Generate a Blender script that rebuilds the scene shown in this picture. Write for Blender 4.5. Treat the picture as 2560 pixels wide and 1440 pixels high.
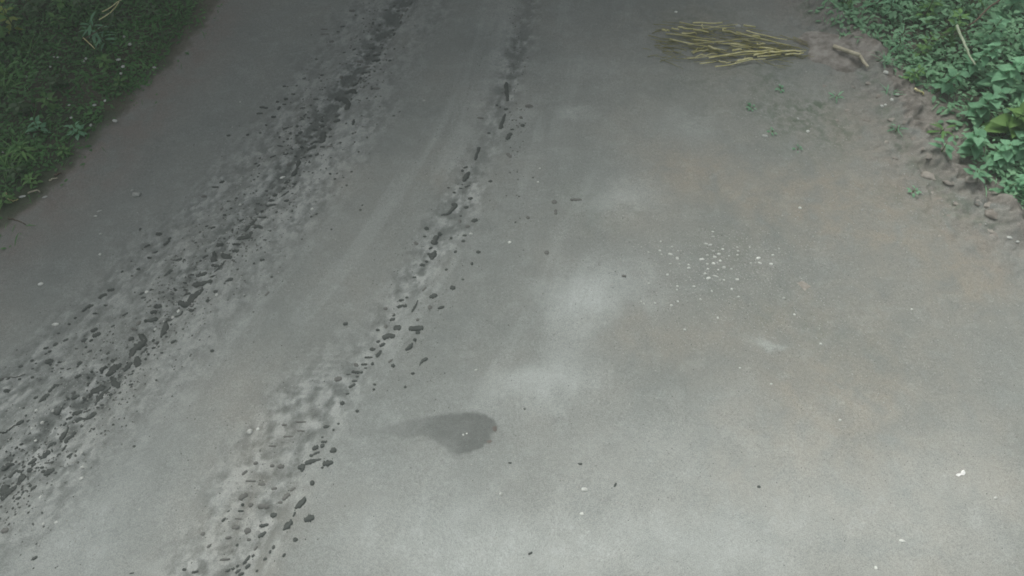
import bpy, math, random
import numpy as np

random.seed(7)
rng = np.random.default_rng(7)
scene = bpy.context.scene
for o in list(bpy.data.objects):
    bpy.data.objects.remove(o)
COL = scene.collection

# ------------------------------------------------------------------ camera
CAM_H = 4.0
PITCH = 60.0                      # degrees below the horizon
FPX = 1525.0                      # focal length in pixels of the 2560 wide frame
cd = bpy.data.cameras.new("camera")
cam = bpy.data.objects.new("camera", cd)
COL.objects.link(cam)
cam.location = (0, 0, CAM_H)
cam.rotation_euler = (math.radians(90 - PITCH), 0, 0)
cd.sensor_width = 36.0
cd.lens = 36.0 * FPX / 2560.0
cd.clip_start = 0.05
cd.clip_end = 1000.0
cd.dof.use_dof = True
cd.dof.focus_distance = 2.6
cd.dof.aperture_fstop = 5.6
scene.camera = cam

# ------------------------------------------------------------------ light
SUN_EL = math.radians(55)
SUN_AZ = math.radians(325)        # clockwise from +Y: the light comes over the added trees at the far left
world = bpy.data.worlds.new("World")
scene.world = world
world.use_nodes = True
wn = world.node_tree
for n in list(wn.nodes):
    wn.nodes.remove(n)
wo = wn.nodes.new("ShaderNodeOutputWorld")
wb = wn.nodes.new("ShaderNodeBackground")
ws = wn.nodes.new("ShaderNodeTexSky")
ws.sky_type = 'NISHITA'
ws.sun_disc = False
ws.sun_elevation = SUN_EL
ws.sun_rotation = SUN_AZ
ws.dust_density = 6.0
ws.air_density = 0.7
ws.ozone_density = 0.5
wb.inputs["Strength"].default_value = 0.075
whs = wn.nodes.new("ShaderNodeHueSaturation")      # thin overcast: the sky's blue is mostly washed out
whs.inputs["Saturation"].default_value = 0.25
wn.links.new(ws.outputs[0], whs.inputs["Color"])
wn.links.new(whs.outputs[0], wb.inputs[0])
wn.links.new(wb.outputs[0], wo.inputs[0])

sd = bpy.data.lights.new("sun", 'SUN')
sd.energy = 1.5
sd.angle = math.radians(26)
sd.color = (1.0, 0.99, 0.915)
sun = bpy.data.objects.new("sun", sd)
COL.objects.link(sun)
# lamp points along -Z; aim it from the sun's direction
sx = math.sin(SUN_AZ) * math.cos(SUN_EL)
sy = math.cos(SUN_AZ) * math.cos(SUN_EL)
sz = math.sin(SUN_EL)
from mathutils import Vector
sun.rotation_euler = Vector((sx, sy, sz)).to_track_quat('Z', 'Y').to_euler()
sun.location = (sx * 20, sy * 20, sz * 20)

vs = scene.view_settings
vs.view_transform = 'Standard'
vs.look = 'None'
vs.exposure = 0.66
vs.gamma = 1.0
vs.use_curve_mapping = False
scene.cycles.max_bounces = 5
scene.cycles.diffuse_bounces = 3
scene.cycles.transparent_max_bounces = 6
scene.cycles.filter_width = 1.7
scene.cycles.use_denoising = True

# ------------------------------------------------------------------ noise
_perm = np.random.default_rng(11).permutation(4096)
_val = np.random.default_rng(12).random(4096) * 2 - 1


def vnoise(x, y, seed=0):
    xi = np.floor(x).astype(np.int64)
    yi = np.floor(y).astype(np.int64)
    xf = x - xi
    yf = y - yi
    u = xf * xf * xf * (xf * (xf * 6 - 15) + 10)
    v = yf * yf * yf * (yf * (yf * 6 - 15) + 10)

    def h(a, b):
        return _val[(_perm[(a + seed * 17) & 4095] + b * 7 + seed * 131) & 4095]
    n00 = h(xi, yi); n10 = h(xi + 1, yi); n01 = h(xi, yi + 1); n11 = h(xi + 1, yi + 1)
    return (n00 * (1 - u) + n10 * u) * (1 - v) + (n01 * (1 - u) + n11 * u) * v


def fbm(x, y, seed=0, octs=4, gain=0.5):
    s = 0; a = 1.0; t = 0
    for i in range(octs):
        s = s + a * vnoise(x * (2.03 ** i) + 7.3 * i, y * (2.03 ** i) - 3.1 * i, seed + i)
        t += a
        a *= gain
    return s / t


def sstep(a, b, x):
    t = np.clip((x - a) / (b - a), 0, 1)
    return t * t * (3 - 2 * t)


# ------------------------------------------------------------------ pixels of the photograph <-> flat ground
CP, SP = math.cos(math.radians(PITCH)), math.sin(math.radians(PITCH))


def flat(u, v, z=0.0):
    a = (u - 1280) / FPX
    b = (720 - v) / FPX
    dz = -SP + b * CP
    t = (CAM_H - z) / (-dz)
    return a * t, (CP + b * SP) * t


def project(x, y, z):
    dx, dy, dz = x, y, z - CAM_H
    fwd = dy * CP - dz * SP
    up = dy * SP + dz * CP
    return 1280 + FPX * dx / fwd, 720 - FPX * up / fwd


def poly_world(px):
    return [flat(u, v) for u, v in px]


def extend(pl, d=120.0):
    (x0, y0), (x1, y1) = pl[0], pl[2]
    L = math.hypot(x1 - x0, y1 - y0)
    a = (x0 - (x1 - x0) / L * d, y0 - (y1 - y0) / L * d)
    (x2, y2), (x3, y3) = pl[-3], pl[-1]
    L = math.hypot(x3 - x2, y3 - y2)
    b = (x3 + (x3 - x2) / L * d, y3 + (y3 - y2) / L * d)
    return [a] + pl + [b]


def signed_dist(pl, X, Y):
    """distance to a polyline that runs away from the camera; + on its right. Also the length along it."""
    best = np.full(X.shape, 1e9)
    sgn = np.zeros(X.shape)
    along = np.zeros(X.shape)
    acc = 0.0
    for (x0, y0), (x1, y1) in zip(pl[:-1], pl[1:]):
        ex, ey = x1 - x0, y1 - y0
        L2 = ex * ex + ey * ey
        t = np.clip(((X - x0) * ex + (Y - y0) * ey) / L2, 0, 1)
        dx = X - (x0 + t * ex)
        dy = Y - (y0 + t * ey)
        d = np.hypot(dx, dy)
        s = np.sign(ey * (X - x0) - ex * (Y - y0))
        m = d < best
        best = np.where(m, d, best)
        sgn = np.where(m, s, sgn)
        along = np.where(m, acc + t * math.sqrt(L2), along)
        acc += math.sqrt(L2)
    return best * np.where(sgn == 0, 1, sgn), along


TRK_L = extend(poly_world([(-260, 1440), (0, 1205), (200, 1010), (370, 830), (520, 660), (670, 490), (770, 350), (860, 220), (960, 80), (1015, 0)]))
TRK_L2 = extend(poly_world([(-400, 1300), (-100, 1060), (90, 930), (240, 800), (400, 620), (560, 480), (680, 320), (770, 200), (860, 90), (930, 0)]))
TRK_R = extend(poly_world([(560, 1480), (650, 1300), (745, 1130), (860, 950), (970, 800), (1080, 640), (1150, 500), (1225, 350), (1270, 220), (1310, 60), (1325, 0)]))
EDGE_L = extend(poly_world([(-60, 640), (20, 560), (100, 490), (190, 420), (270, 335), (340, 262), (410, 190), (470, 120), (520, 50), (560, -20)]))
EDGE_R = extend(poly_world([(2760, 740), (2600, 610), (2500, 545), (2400, 470), (2320, 400), (2280, 330), (2240, 240), (2180, 160), (2080, 70), (2040, 0), (2020, -60)]))


def blobs(lst, X, Y):
    out = np.zeros(X.shape)
    wx_ = 0.20 * fbm(X * 2.6, Y * 2.6, 40, 4, 0.6)
    wy_ = 0.20 * fbm(X * 2.6, Y * 2.6, 41, 4, 0.6)
    for u, v, r1, r2, ang, amt in lst:
        cx, cy = flat(u, v)
        c, s = math.cos(math.radians(ang)), math.sin(math.radians(ang))
        dx = X - cx + wx_
        dy = Y - cy + wy_
        a = (dx * c + dy * s) / r1
        b = (-dx * s + dy * c) / r2
        out += amt * np.exp(-(a * a + b * b))
    return out


def height(X, Y):
    X = np.asarray(X, float); Y = np.asarray(Y, float)
    z = 0.012 * fbm(X * 0.8, Y * 0.8, 1, 3) + 0.0035 * fbm(X * 6, Y * 6, 5, 3)
    dl, al = signed_dist(TRK_L, X, Y)
    d2, a2 = signed_dist(TRK_L2, X, Y)
    dr, ar = signed_dist(TRK_R, X, Y)
    wob = 0.03 * vnoise(al * 1.7, al * 0 + 3, 9)
    # sunken wheel tracks with pushed up shoulders
    z -= 0.022 * np.exp(-((dl + wob) / 0.10) ** 2)
    z += 0.014 * np.exp(-((dl - 0.30 + wob) / 0.11) ** 2)
    z -= 0.010 * np.exp(-((d2 + wob) / 0.14) ** 2)
    z += 0.008 * np.exp(-((dl + 0.20) / 0.07) ** 2)
    z -= 0.014 * np.exp(-((dr + wob) / 0.09) ** 2)
    z += 0.008 * np.exp(-((np.abs(dr) - 0.2) / 0.07) ** 2)
    near_l = np.maximum(np.exp(-(dl / 0.27) ** 2), 0.9 * np.exp(-(d2 / 0.22) ** 2))
    near_l = np.maximum(near_l, 0.6 * np.exp(-((dl - 0.35) / 0.2) ** 2))
    near_r = np.exp(-(dr / 0.20) ** 2) * 0.7
    near_r = np.maximum(near_r, 0.7 * np.exp(-((dr + 0.22) / 0.22) ** 2) * sstep(2.4, 1.2, Y))
    # churned mud: small pits and lumps drawn out along the track
    churn = fbm(dl * 21, al * 15, 21, 4, 0.68)
    churn = np.sign(churn) * np.abs(churn) ** 0.8
    z += near_l * (0.012 - 0.008 * sstep(2.9, 4.6, Y)) * churn
    churn2 = fbm(dr * 16, ar * 14, 25, 4, 0.65)
    z += near_r * (0.010 - 0.006 * sstep(2.6, 4.0, Y)) * churn2
    # transverse marks of the tyre lugs in the near part of the right track
    lug = np.sin(2 * math.pi * (Y / 0.042 + 1.1 * vnoise(X * 5, Y * 4, 30)))
    z += 0.0045 * lug * np.exp(-((dr + 0.20) / 0.2) ** 2) * sstep(2.4, 1.9, Y) * (0.5 + 0.5 * vnoise(X * 4, Y * 6, 31))
    # verges
    el, _ = signed_dist(EDGE_L, X, Y)
    er, _ = signed_dist(EDGE_R, X, Y)
    ol = np.maximum(-el, 0)
    orr = np.maximum(er, 0)
    z += 0.16 * (1 - np.exp(-ol / 0.9)) + sstep(0.0, 0.5, ol) * 0.035 * fbm(X * 3, Y * 3, 50, 3)
    lip = np.exp(-((er - 0.02) / 0.13) ** 2)
    z += 0.105 * lip * (0.75 + 1.2 * fbm(X * 6.5, Y * 6.5, 55, 4, 0.6))
    z += 0.24 * (1 - np.exp(-orr / 0.8)) + sstep(0.05, 0.4, orr) * 0.05 * fbm(X * 3, Y * 3, 57, 3)
    crumb = np.exp(-((er + 0.18) / 0.32) ** 2)
    z += 0.030 * crumb * fbm(X * 10, Y * 10, 60, 4, 0.65)
    z += 0.010 * np.exp(-((er + 0.7) / 0.5) ** 2) * sstep(2.6, 4.2, Y) * fbm(X * 8, Y * 8, 62, 3)
    return z


def G(u, v):
    """the point of the ground surface that lies at this pixel of the photograph"""
    z = 0.0
    for _ in range(4):
        x, y = flat(u, v, z)
        z = float(height(np.array([x]), np.array([y]))[0])
    return x, y, z


def mpp(u, v):
    x, y = flat(u, v)
    fwd = y * CP + CAM_H * SP
    return fwd / FPX


# ------------------------------------------------------------------ material helpers
def mat(name):
    m = bpy.data.materials.new(name)
    m.use_nodes = True
    nt = m.node_tree
    bs = nt.nodes["Principled BSDF"]
    return m, nt, bs


def N(nt, t, **kw):
    n = nt.nodes.new(t)
    for k, v in kw.items():
        setattr(n, k, v)
    return n


def mixc(nt, fac, a, b, blend='MIX'):
    n = nt.nodes.new("ShaderNodeMix")
    n.data_type = 'RGBA'
    n.blend_type = blend
    for sock, val in ((n.inputs[0], fac), (n.inputs[6], a), (n.inputs[7], b)):
        if isinstance(val, (int, float)):
            sock.default_value = val
        elif isinstance(val, tuple):
            sock.default_value = (*val, 1) if len(val) == 3 else val
        else:
            nt.links.new(val, sock)
    return n.outputs[2]


def mth(nt, op, a, b=None, clamp=False):
    n = nt.nodes.new("ShaderNodeMath")
    n.operation = op
    n.use_clamp = clamp
    for i, val in enumerate((a, b)):
        if val is None:
            continue
        if isinstance(val, (int, float)):
            n.inputs[i].default_value = val
        else:
            nt.links.new(val, n.inputs[i])
    return n.outputs[0]


def noise(nt, scale, detail=4, rough=0.55, vec=None, dist=0.0):
    n = nt.nodes.new("ShaderNodeTexNoise")
    n.inputs["Scale"].default_value = scale
    n.inputs["Detail"].default_value = detail
    n.inputs["Roughness"].default_value = rough
    n.inputs["Distortion"].default_value = dist
    if vec is None:
        g = nt.nodes.new("ShaderNodeNewGeometry")
        vec = g.outputs["Position"]
    nt.links.new(vec, n.inputs["Vector"])
    return n.outputs["Fac"]


def ramp(nt, fac, stops):
    n = nt.nodes.new("ShaderNodeValToRGB")
    e = n.color_ramp.elements
    e[0].position, e[0].color = stops[0][0], (*stops[0][1], 1)
    e[1].position, e[1].color = stops[-1][0], (*stops[-1][1], 1)
    for p, c in stops[1:-1]:
        k = e.new(p)
        k.color = (*c, 1)
    nt.links.new(fac, n.inputs[0])
    return n.outputs[0]


def g3(v):
    return (v, v, v)


def bump(nt, bs, hgt, strength, dist):
    b = nt.nodes.new("ShaderNodeBump")
    b.inputs["Strength"].default_value = strength
    b.inputs["Distance"].default_value = dist
    nt.links.new(hgt, b.inputs["Height"])
    nt.links.new(b.outputs[0], bs.inputs["Normal"])


def ground_material(name, wet=False):
    m, nt, bs = mat(name)
    outs = []
    for k in "abc":
        a = N(nt, "ShaderNodeAttribute", attribute_name="cover_" + k)
        sc_ = N(nt, "ShaderNodeSeparateColor")
        nt.links.new(a.outputs["Color"], sc_.inputs[0])
        outs += [sc_.outputs[0], sc_.outputs[1], sc_.outputs[2]]
    mud, dust_light, tan, moss_shade, soil, lump, verge, bank, vmoss = outs
    n_big = noise(nt, 1.1, 5, 0.6)
    n_mid = noise(nt, 5.0, 5, 0.6, dist=0.4)
    n_sml = noise(nt, 14.0, 4, 0.6, dist=0.3)
    n_fin = noise(nt, 42.0, 4, 0.65)
    n_gra = noise(nt, 170.0, 3, 0.6)
    base = ramp(nt, n_big, [(0.3, (0.210, 0.232, 0.222)), (0.5, (0.238, 0.256, 0.243)), (0.72, (0.266, 0.277, 0.258))])
    base = mixc(nt, mth(nt, 'MULTIPLY', ramp_f(nt, n_mid, 0.42, 0.66), 0.35), base, (0.28, 0.303, 0.294))
    base = mixc(nt, mth(nt, 'MULTIPLY', ramp_f(nt, n_sml, 0.50, 0.74), 0.16), base, (0.205, 0.222, 0.214))
    base = mixc(nt, mth(nt, 'MULTIPLY', tan, ramp_f(nt, n_mid, 0.15, 0.75)), base, (0.296, 0.278, 0.236))
    base = mixc(nt, mth(nt, 'MULTIPLY', dust_light, mth(nt, 'ADD', 0.55, mth(nt, 'MULTIPLY', n_mid, 0.6)), True), base, (0.44, 0.475, 0.465))
    base = mixc(nt, mth(nt, 'MULTIPLY', soil, ramp_f(nt, n_mid, 0.2, 0.7)), base, (0.235, 0.21, 0.19))
    base = mixc(nt, mth(nt, 'MULTIPLY', moss_shade, ramp_f(nt, n_sml, 0.35, 0.65)), base, (0.12, 0.155, 0.115))
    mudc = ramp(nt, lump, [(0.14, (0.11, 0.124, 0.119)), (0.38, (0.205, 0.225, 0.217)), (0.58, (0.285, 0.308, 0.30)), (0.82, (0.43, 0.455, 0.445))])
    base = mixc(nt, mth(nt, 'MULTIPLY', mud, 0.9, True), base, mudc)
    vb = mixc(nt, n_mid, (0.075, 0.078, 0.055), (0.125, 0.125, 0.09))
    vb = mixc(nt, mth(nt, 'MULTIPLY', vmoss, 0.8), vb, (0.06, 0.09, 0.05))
    bk = mixc(nt, ramp_f(nt, n_sml, 0.3, 0.7), (0.175, 0.163, 0.145), (0.30, 0.285, 0.26))
    vb = mixc(nt, bank, vb, bk)
    base = mixc(nt, ramp_f(nt, mth(nt, 'ADD', verge, mth(nt, 'MULTIPLY', mth(nt, 'SUBTRACT', n_sml, 0.5), 0.7)), 0.3, 0.7), base, vb)
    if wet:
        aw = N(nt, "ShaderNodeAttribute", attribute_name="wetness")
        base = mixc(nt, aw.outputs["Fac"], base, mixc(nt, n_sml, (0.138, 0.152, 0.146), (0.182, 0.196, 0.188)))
    base = mixc(nt, 0.50, base, mixc(nt, n_fin, g3(0.28), g3(0.74)), 'OVERLAY')
    base = mixc(nt, 0.38, base, mixc(nt, ramp_f(nt, n_gra, 0.25, 0.75), g3(0.2), g3(0.8)), 'OVERLAY')
    nt.links.new(base, bs.inputs["Base Color"])
    rgh = mth(nt, 'SUBTRACT', 0.95, mth(nt, 'MULTIPLY', mud, 0.15))
    nt.links.new(rgh, bs.inputs["Roughness"])
    bs.inputs["Specular IOR Level"].default_value = 0.25
    hh = mth(nt, 'ADD', mth(nt, 'MULTIPLY', n_fin, 0.7), mth(nt, 'MULTIPLY', n_gra, 0.3))
    bump(nt, bs, hh, 0.7, 0.008)
    return m


def ramp_f(nt, fac, a, b):
    n = nt.nodes.new("ShaderNodeMapRange")
    n.interpolation_type = 'SMOOTHSTEP'
    n.inputs[1].default_value = a
    n.inputs[2].default_value = b
    nt.links.new(fac, n.inputs[0])
    return n.outputs[0]


def simple_material(name, c1, c2, scale=20, rough=0.8, spec=0.3, bstr=0.3, bdist=0.004, rand=0.0, coat=0.0):
    m, nt, bs = mat(name)
    n1 = noise(nt, scale, 4, 0.6)
    c = mixc(nt, ramp_f(nt, n1, 0.3, 0.7), c1, c2)
    if rand:
        oi = N(nt, "ShaderNodeObjectInfo")
        hsv = N(nt, "ShaderNodeHueSaturation")
        hsv.inputs["Hue"].default_value = 0.5
        nt.links.new(mth(nt, 'ADD', 1 - rand / 2, mth(nt, 'MULTIPLY', oi.outputs["Random"], rand)), hsv.inputs["Value"])
        nt.links.new(c, hsv.inputs["Color"])
        c = hsv.outputs[0]
    nt.links.new(c, bs.inputs["Base Color"])
    bs.inputs["Roughness"].default_value = rough
    bs.inputs["Specular IOR Level"].default_value = spec
    if coat:
        bs.inputs["Coat Weight"].default_value = coat
        bs.inputs["Coat Roughness"].default_value = 0.25
    if bstr:
        bump(nt, bs, noise(nt, scale * 3, 3, 0.6), bstr, bdist)
    return m


def leaf_material(name, c_dark, c_light, per_object=True, trans=0.25, rough=0.55):
    m, nt, bs = mat(name)
    if per_object:
        oi = N(nt, "ShaderNodeObjectInfo")
        r = oi.outputs["Random"]
    else:
        g = N(nt, "ShaderNodeNewGeometry")
        r = g.outputs["Random Per Island"]
    c = mixc(nt, r, c_dark, c_light)
    n1 = noise(nt, 2.2, 3, 0.5)
    c = mixc(nt, mth(nt, 'MULTIPLY', ramp_f(nt, n1, 0.4, 0.7), 0.5), c, tuple(min(1, v * 1.5) for v in c_light))
    n2 = noise(nt, 60, 3, 0.6)
    c = mixc(nt, 0.35, c, mixc(nt, n2, g3(0.25), g3(0.75)), 'OVERLAY')
    nt.links.new(c, bs.inputs["Base Color"])
    bs.inputs["Roughness"].default_value = rough
    bs.inputs["Specular IOR Level"].default_value = 0.3
    out = nt.nodes["Material Output"]
    tr = N(nt, "ShaderNodeBsdfTranslucent")
    nt.links.new(c, tr.inputs[0])
    mx = N(nt, "ShaderNodeMixShader")
    mx.inputs[0].default_value = trans
    nt.links.new(bs.outputs[0], mx.inputs[1])
    nt.links.new(tr.outputs[0], mx.inputs[2])
    nt.links.new(mx.outputs[0], out.inputs[0])
    return m


M_ROAD = ground_material("dusty_road_and_verge_soil")
M_MUD = simple_material("wet_mud", (0.060, 0.070, 0.066), (0.076, 0.087, 0.082), 25, 0.6, 0.3, 0.25, 0.003)
M_MUD2 = simple_material("half_dry_mud", (0.14, 0.146, 0.138), (0.175, 0.18, 0.17), 25, 0.8, 0.25, 0.3, 0.003)
M_PEB = simple_material("pale_stone", (0.46, 0.48, 0.46), (0.66, 0.68, 0.65), 40, 0.7, 0.3, 0.2, 0.002, rand=0.5)
M_GREYSTONE = simple_material("grey_stone", (0.24, 0.22, 0.205), (0.42, 0.41, 0.40), 9, 0.9, 0.2, 0.5, 0.01)
M_BROWNSTONE = simple_material("brown_soil_lump", (0.25, 0.232, 0.205), (0.37, 0.348, 0.315), 14, 0.95, 0.2, 0.5, 0.008, rand=0.35)
M_EARTH = simple_material("loose_earth", (0.20, 0.185, 0.165), (0.37, 0.355, 0.33), 11, 0.95, 0.2, 0.8, 0.012)
M_WHITE = simple_material("white_scrap", (0.78, 0.79, 0.78), (0.88, 0.88, 0.87), 30, 0.6, 0.3, 0.1, 0.001)
M_STRAW = simple_material("dry_straw", (0.50, 0.47, 0.20), (0.78, 0.75, 0.46), 12, 0.7, 0.3, 0.2, 0.001, rand=0.55)
M_STRAWL = simple_material("olive_straw_litter", (0.22, 0.22, 0.08), (0.38, 0.36, 0.17), 12, 0.8, 0.2, 0.0)
M_WOOD = simple_material("pale_wood", (0.42, 0.39, 0.30), (0.62, 0.58, 0.45), 18, 0.75, 0.3, 0.3, 0.002)
M_TWIG = simple_material("brown_twig", (0.10, 0.075, 0.055), (0.17, 0.13, 0.10), 30, 0.85, 0.2, 0.3, 0.002)
M_BARK = simple_material("tree_bark", (0.07, 0.055, 0.04), (0.15, 0.125, 0.10), 8, 0.95, 0.2, 0.8, 0.02)
M_STEM = simple_material("green_stem", (0.10, 0.14, 0.06), (0.16, 0.20, 0.09), 20, 0.7, 0.3, 0.0)
M_PALESTEM = simple_material("pale_stem", (0.34, 0.42, 0.28), (0.45, 0.52, 0.38), 20, 0.7, 0.3, 0.0)
M_DRYLEAF = simple_material("dry_leaf", (0.15, 0.135, 0.125), (0.20, 0.18, 0.165), 30, 0.8, 0.2, 0.2, 0.001)
L_DARK = leaf_material("dark_weed_leaf", (0.05, 0.11, 0.045), (0.095, 0.17, 0.08))
L_MID = leaf_material("mid_weed_leaf", (0.11, 0.23, 0.075), (0.17, 0.33, 0.11), rough=0.75)
L_RIGHT = leaf_material("soft_green_leaf", (0.16, 0.36, 0.205), (0.23, 0.46, 0.28), trans=0.3, rough=0.8)
L_BRIGHT = leaf_material("bright_green_leaf", (0.12, 0.23, 0.06), (0.16, 0.30, 0.09))
L_YELLOW = leaf_material("yellow_green_leaf", (0.20, 0.30, 0.04), (0.30, 0.38, 0.08))
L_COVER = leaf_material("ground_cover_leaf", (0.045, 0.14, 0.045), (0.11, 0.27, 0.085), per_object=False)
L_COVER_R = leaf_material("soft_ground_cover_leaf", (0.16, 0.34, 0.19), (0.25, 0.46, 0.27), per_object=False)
L_TREE = leaf_material("tree_leaf", (0.035, 0.07, 0.02), (0.07, 0.12, 0.04), per_object=False, trans=0.2)


# ------------------------------------------------------------------ object helpers
def mesh(name, verts, faces, smooth=True):
    me = bpy.data.meshes.new(name)
    me.from_pydata([tuple(map(float, v)) for v in verts], [], [tuple(map(int, f)) for f in faces])
    if smooth:
        me.polygons.foreach_set("use_smooth", [True] * len(me.polygons))
    me.update()
    return me


def np_mesh(name, V, F, smooth=True):
    """V (n,3), F (m,k) with k = 3 or 4"""
    me = bpy.data.meshes.new(name)
    k = F.shape[1]
    me.vertices.add(len(V))
    me.vertices.foreach_set("co", np.ascontiguousarray(V, np.float32).ravel())
    me.loops.add(F.size)
    me.loops.foreach_set("vertex_index", np.ascontiguousarray(F, np.int32).ravel())
    me.polygons.add(len(F))
    me.polygons.foreach_set("loop_start", np.arange(0, F.size, k, dtype=np.int32))
    me.polygons.foreach_set("use_smooth", np.full(len(F), smooth))
    me.update(calc_edges=True)
    return me


def link(name, me, m=None, parent=None, loc=None, **props):
    o = bpy.data.objects.new(name, me)
    COL.objects.link(o)
    if m is not None and me is not None and not me.materials:
        me.materials.append(m)
    if parent is not None:
        o.parent = parent
    if loc is not None:
        o.location = loc
    for k, v in props.items():
        if v is not None:
            o[k] = v
    return o


# ================================================================== THE GROUND
fine = 0.0125
def axis(lo, hi, far_lo, far_hi):
    mid = np.arange(lo, hi + fine / 2, fine)
    def grow(d):
        out = []; s = fine; p = 0.0
        while p < d:
            s *= 1.22; p += s; out.append(p)
        return np.array(out)
    a = lo - grow(far_lo)[::-1]
    b = hi + grow(far_hi)
    return np.concatenate([a, mid, b])

xs = axis(-5.9, 6.0, 150, 150)
ys = axis(0.15, 6.3, 150, 150)
XX, YY = np.meshgrid(xs, ys)
ZZ = height(XX, YY)
nx, ny = len(xs), len(ys)
idx = np.arange(nx * ny).reshape(ny, nx)
quads = np.stack([idx[:-1, :-1], idx[:-1, 1:], idx[1:, 1:], idx[1:, :-1]], -1).reshape(-1, 4)
el_g, _ = signed_dist(EDGE_L, XX, YY)
er_g, _ = signed_dist(EDGE_R, XX, YY)
dl_g, al_g = signed_dist(TRK_L, XX, YY)
d2_g, _ = signed_dist(TRK_L2, XX, YY)
dr_g, ar_g = signed_dist(TRK_R, XX, YY)
wl = 0.07 * fbm(XX * 2.5, YY * 2.5, 70, 3)
# --- cover masks (what lies on the ground; near pale patches also carry the light falloff)
mud = np.maximum.reduce([np.exp(-((dl_g + wl) / 0.30) ** 2), 0.85 * np.exp(-((d2_g + wl) / 0.25) ** 2),
                         0.75 * np.exp(-((dl_g - 0.33 + wl) / 0.22) ** 2),
                         0.75 * np.exp(-((dr_g + wl) / 0.17) ** 2),
                         0.65 * np.exp(-((dr_g + 0.22) / 0.24) ** 2) * sstep(2.4, 1.3, YY)])
mud *= (1 - 0.55 * sstep(2.9, 4.6, YY) * sstep(0.05, 0.2, np.minimum(np.abs(dl_g), np.abs(dr_g)))) * (1 - 0.25 * sstep(0.30, 0.6, fbm(XX * 3, YY * 3, 79, 3)))
mud *= 0.55 + 0.45 * sstep(-0.4, 0.3, fbm(XX * 1.6, YY * 1.6, 72, 2))
DUST_LIGHT = [(1490, 745, 0.38, 0.26, 50, 1.0), (1340, 975, 0.36, 0.15, 10, 0.8), (1150, 1400, 0.8, 0.3, 0, 0.4), (1400, 860, 0.18, 0.2, 0, 0.3), (1545, 480, 0.30, 0.25, 0, 0.45),
        (1720, 315, 0.28, 0.14, 0, 0.25), (1900, 853, 0.09, 0.035, 0, 0.6), (1442, 290, 0.09, 0.05, 0, 0.35),
        (1500, 170, 0.10, 0.30, 90, 0.2), (1140, 160, 0.40, 0.07, 8, 0.15), (890, 350, 0.16, 0.18, 50, 0.4),
        (1330, 300, 0.12, 0.12, 0, 0.3), (1200, 60, 0.3, 0.12, 0, 0.15), (830, 430, 0.16, 0.12, 50, 0.25),
        (700, 640, 0.22, 0.07, 50, 0.2), (480, 860, 0.25, 0.10, 45, 0.2), (640, 480, 0.3, 0.08, 48, 0.35),
        (900, 170, 0.22, 0.08, 45, 0.2), (1100, 1030, 0.7, 0.3, 0, 0.10), (1400, 1330, 1.1, 0.4, 0, 0.45),
        (2000, 1350, 1.3, 0.45, 0, 0.55), (2350, 1180, 0.6, 0.45, 0, 0.35), (200, 1440, 1.0, 0.25, 0, 0.15),
        (1720, 1090, 0.9, 0.3, 0, 0.30), (500, 1150, 0.5, 0.7, 0, 0.30), (900, 1200, 0.6, 0.5, 0, 0.2), (150, 1330, 0.7, 0.4, 0, 0.3)]  # near-end patches also paint the brighter light into the ground colour
TAN = [(2450, 760, 0.9, 0.5, -10, 0.45), (2100, 520, 1.0, 0.35, -10, 0.5), (1750, 460, 0.6, 0.35, 0, 0.4), (2350, 480, 0.5, 0.4, 0, 0.6), (2150, 330, 0.5, 0.5, 0, 0.5), (1900, 1380, 1.2, 0.3, 0, 0.45), (2350, 1300, 0.8, 0.5, 0, 0.45), (1300, 1400, 0.5, 0.2, 0, 0.35), (2250, 560, 1.0, 0.30, -15, 0.6), (2450, 660, 0.6, 0.3, -15, 0.5), (1850, 420, 0.8, 0.25, -8, 0.35), (1600, 330, 0.25, 0.6, 0, 0.3),
       (600, 1000, 0.5, 0.2, 60, 0.30), (600, 1260, 0.35, 0.6, 0, 0.8), (740, 1080, 0.3, 0.3, 0, 0.5), (1650, 850, 0.5, 0.2, 0, 0.30),
       (2100, 1000, 0.7, 0.4, 0, 0.45), (2200, 1200, 0.9, 0.4, 0, 0.55), (1850, 1250, 0.8, 0.4, 0, 0.3), (1500, 560, 0.3, 0.2, 0, 0.25),
       (1720, 100, 0.7, 0.6, 0, 0.35), (1080, 480, 0.25, 0.15, 0, 0.3), (1330, 60, 0.2, 0.5, 0, 0.2), (870, 440, 0.2, 0.15, 0, 0.25), (1950, 800, 0.5, 0.18, 0, 0.2)]
MOSS = [(1950, 240, 0.45, 0.45, 0, 0.8), (1750, 230, 0.4, 0.3, 0, 0.3), (1780, 600, 0.5, 0.30, 0, 0.30), (1900, 760, 0.5, 0.2, 0, 0.25),
        (1500, 530, 0.25, 0.15, 0, 0.25), (2060, 330, 0.3, 0.3, 0, 0.45), (1450, 470, 0.15, 0.1, 0, 0.3), (2250, 500, 0.4, 0.15, -30, 0.3),
        (1750, 60, 0.4, 0.5, 0, 0.5), (2100, 850, 0.5, 0.25, 0, 0.15)]
dust_light = blobs(DUST_LIGHT, XX, YY)
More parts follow.
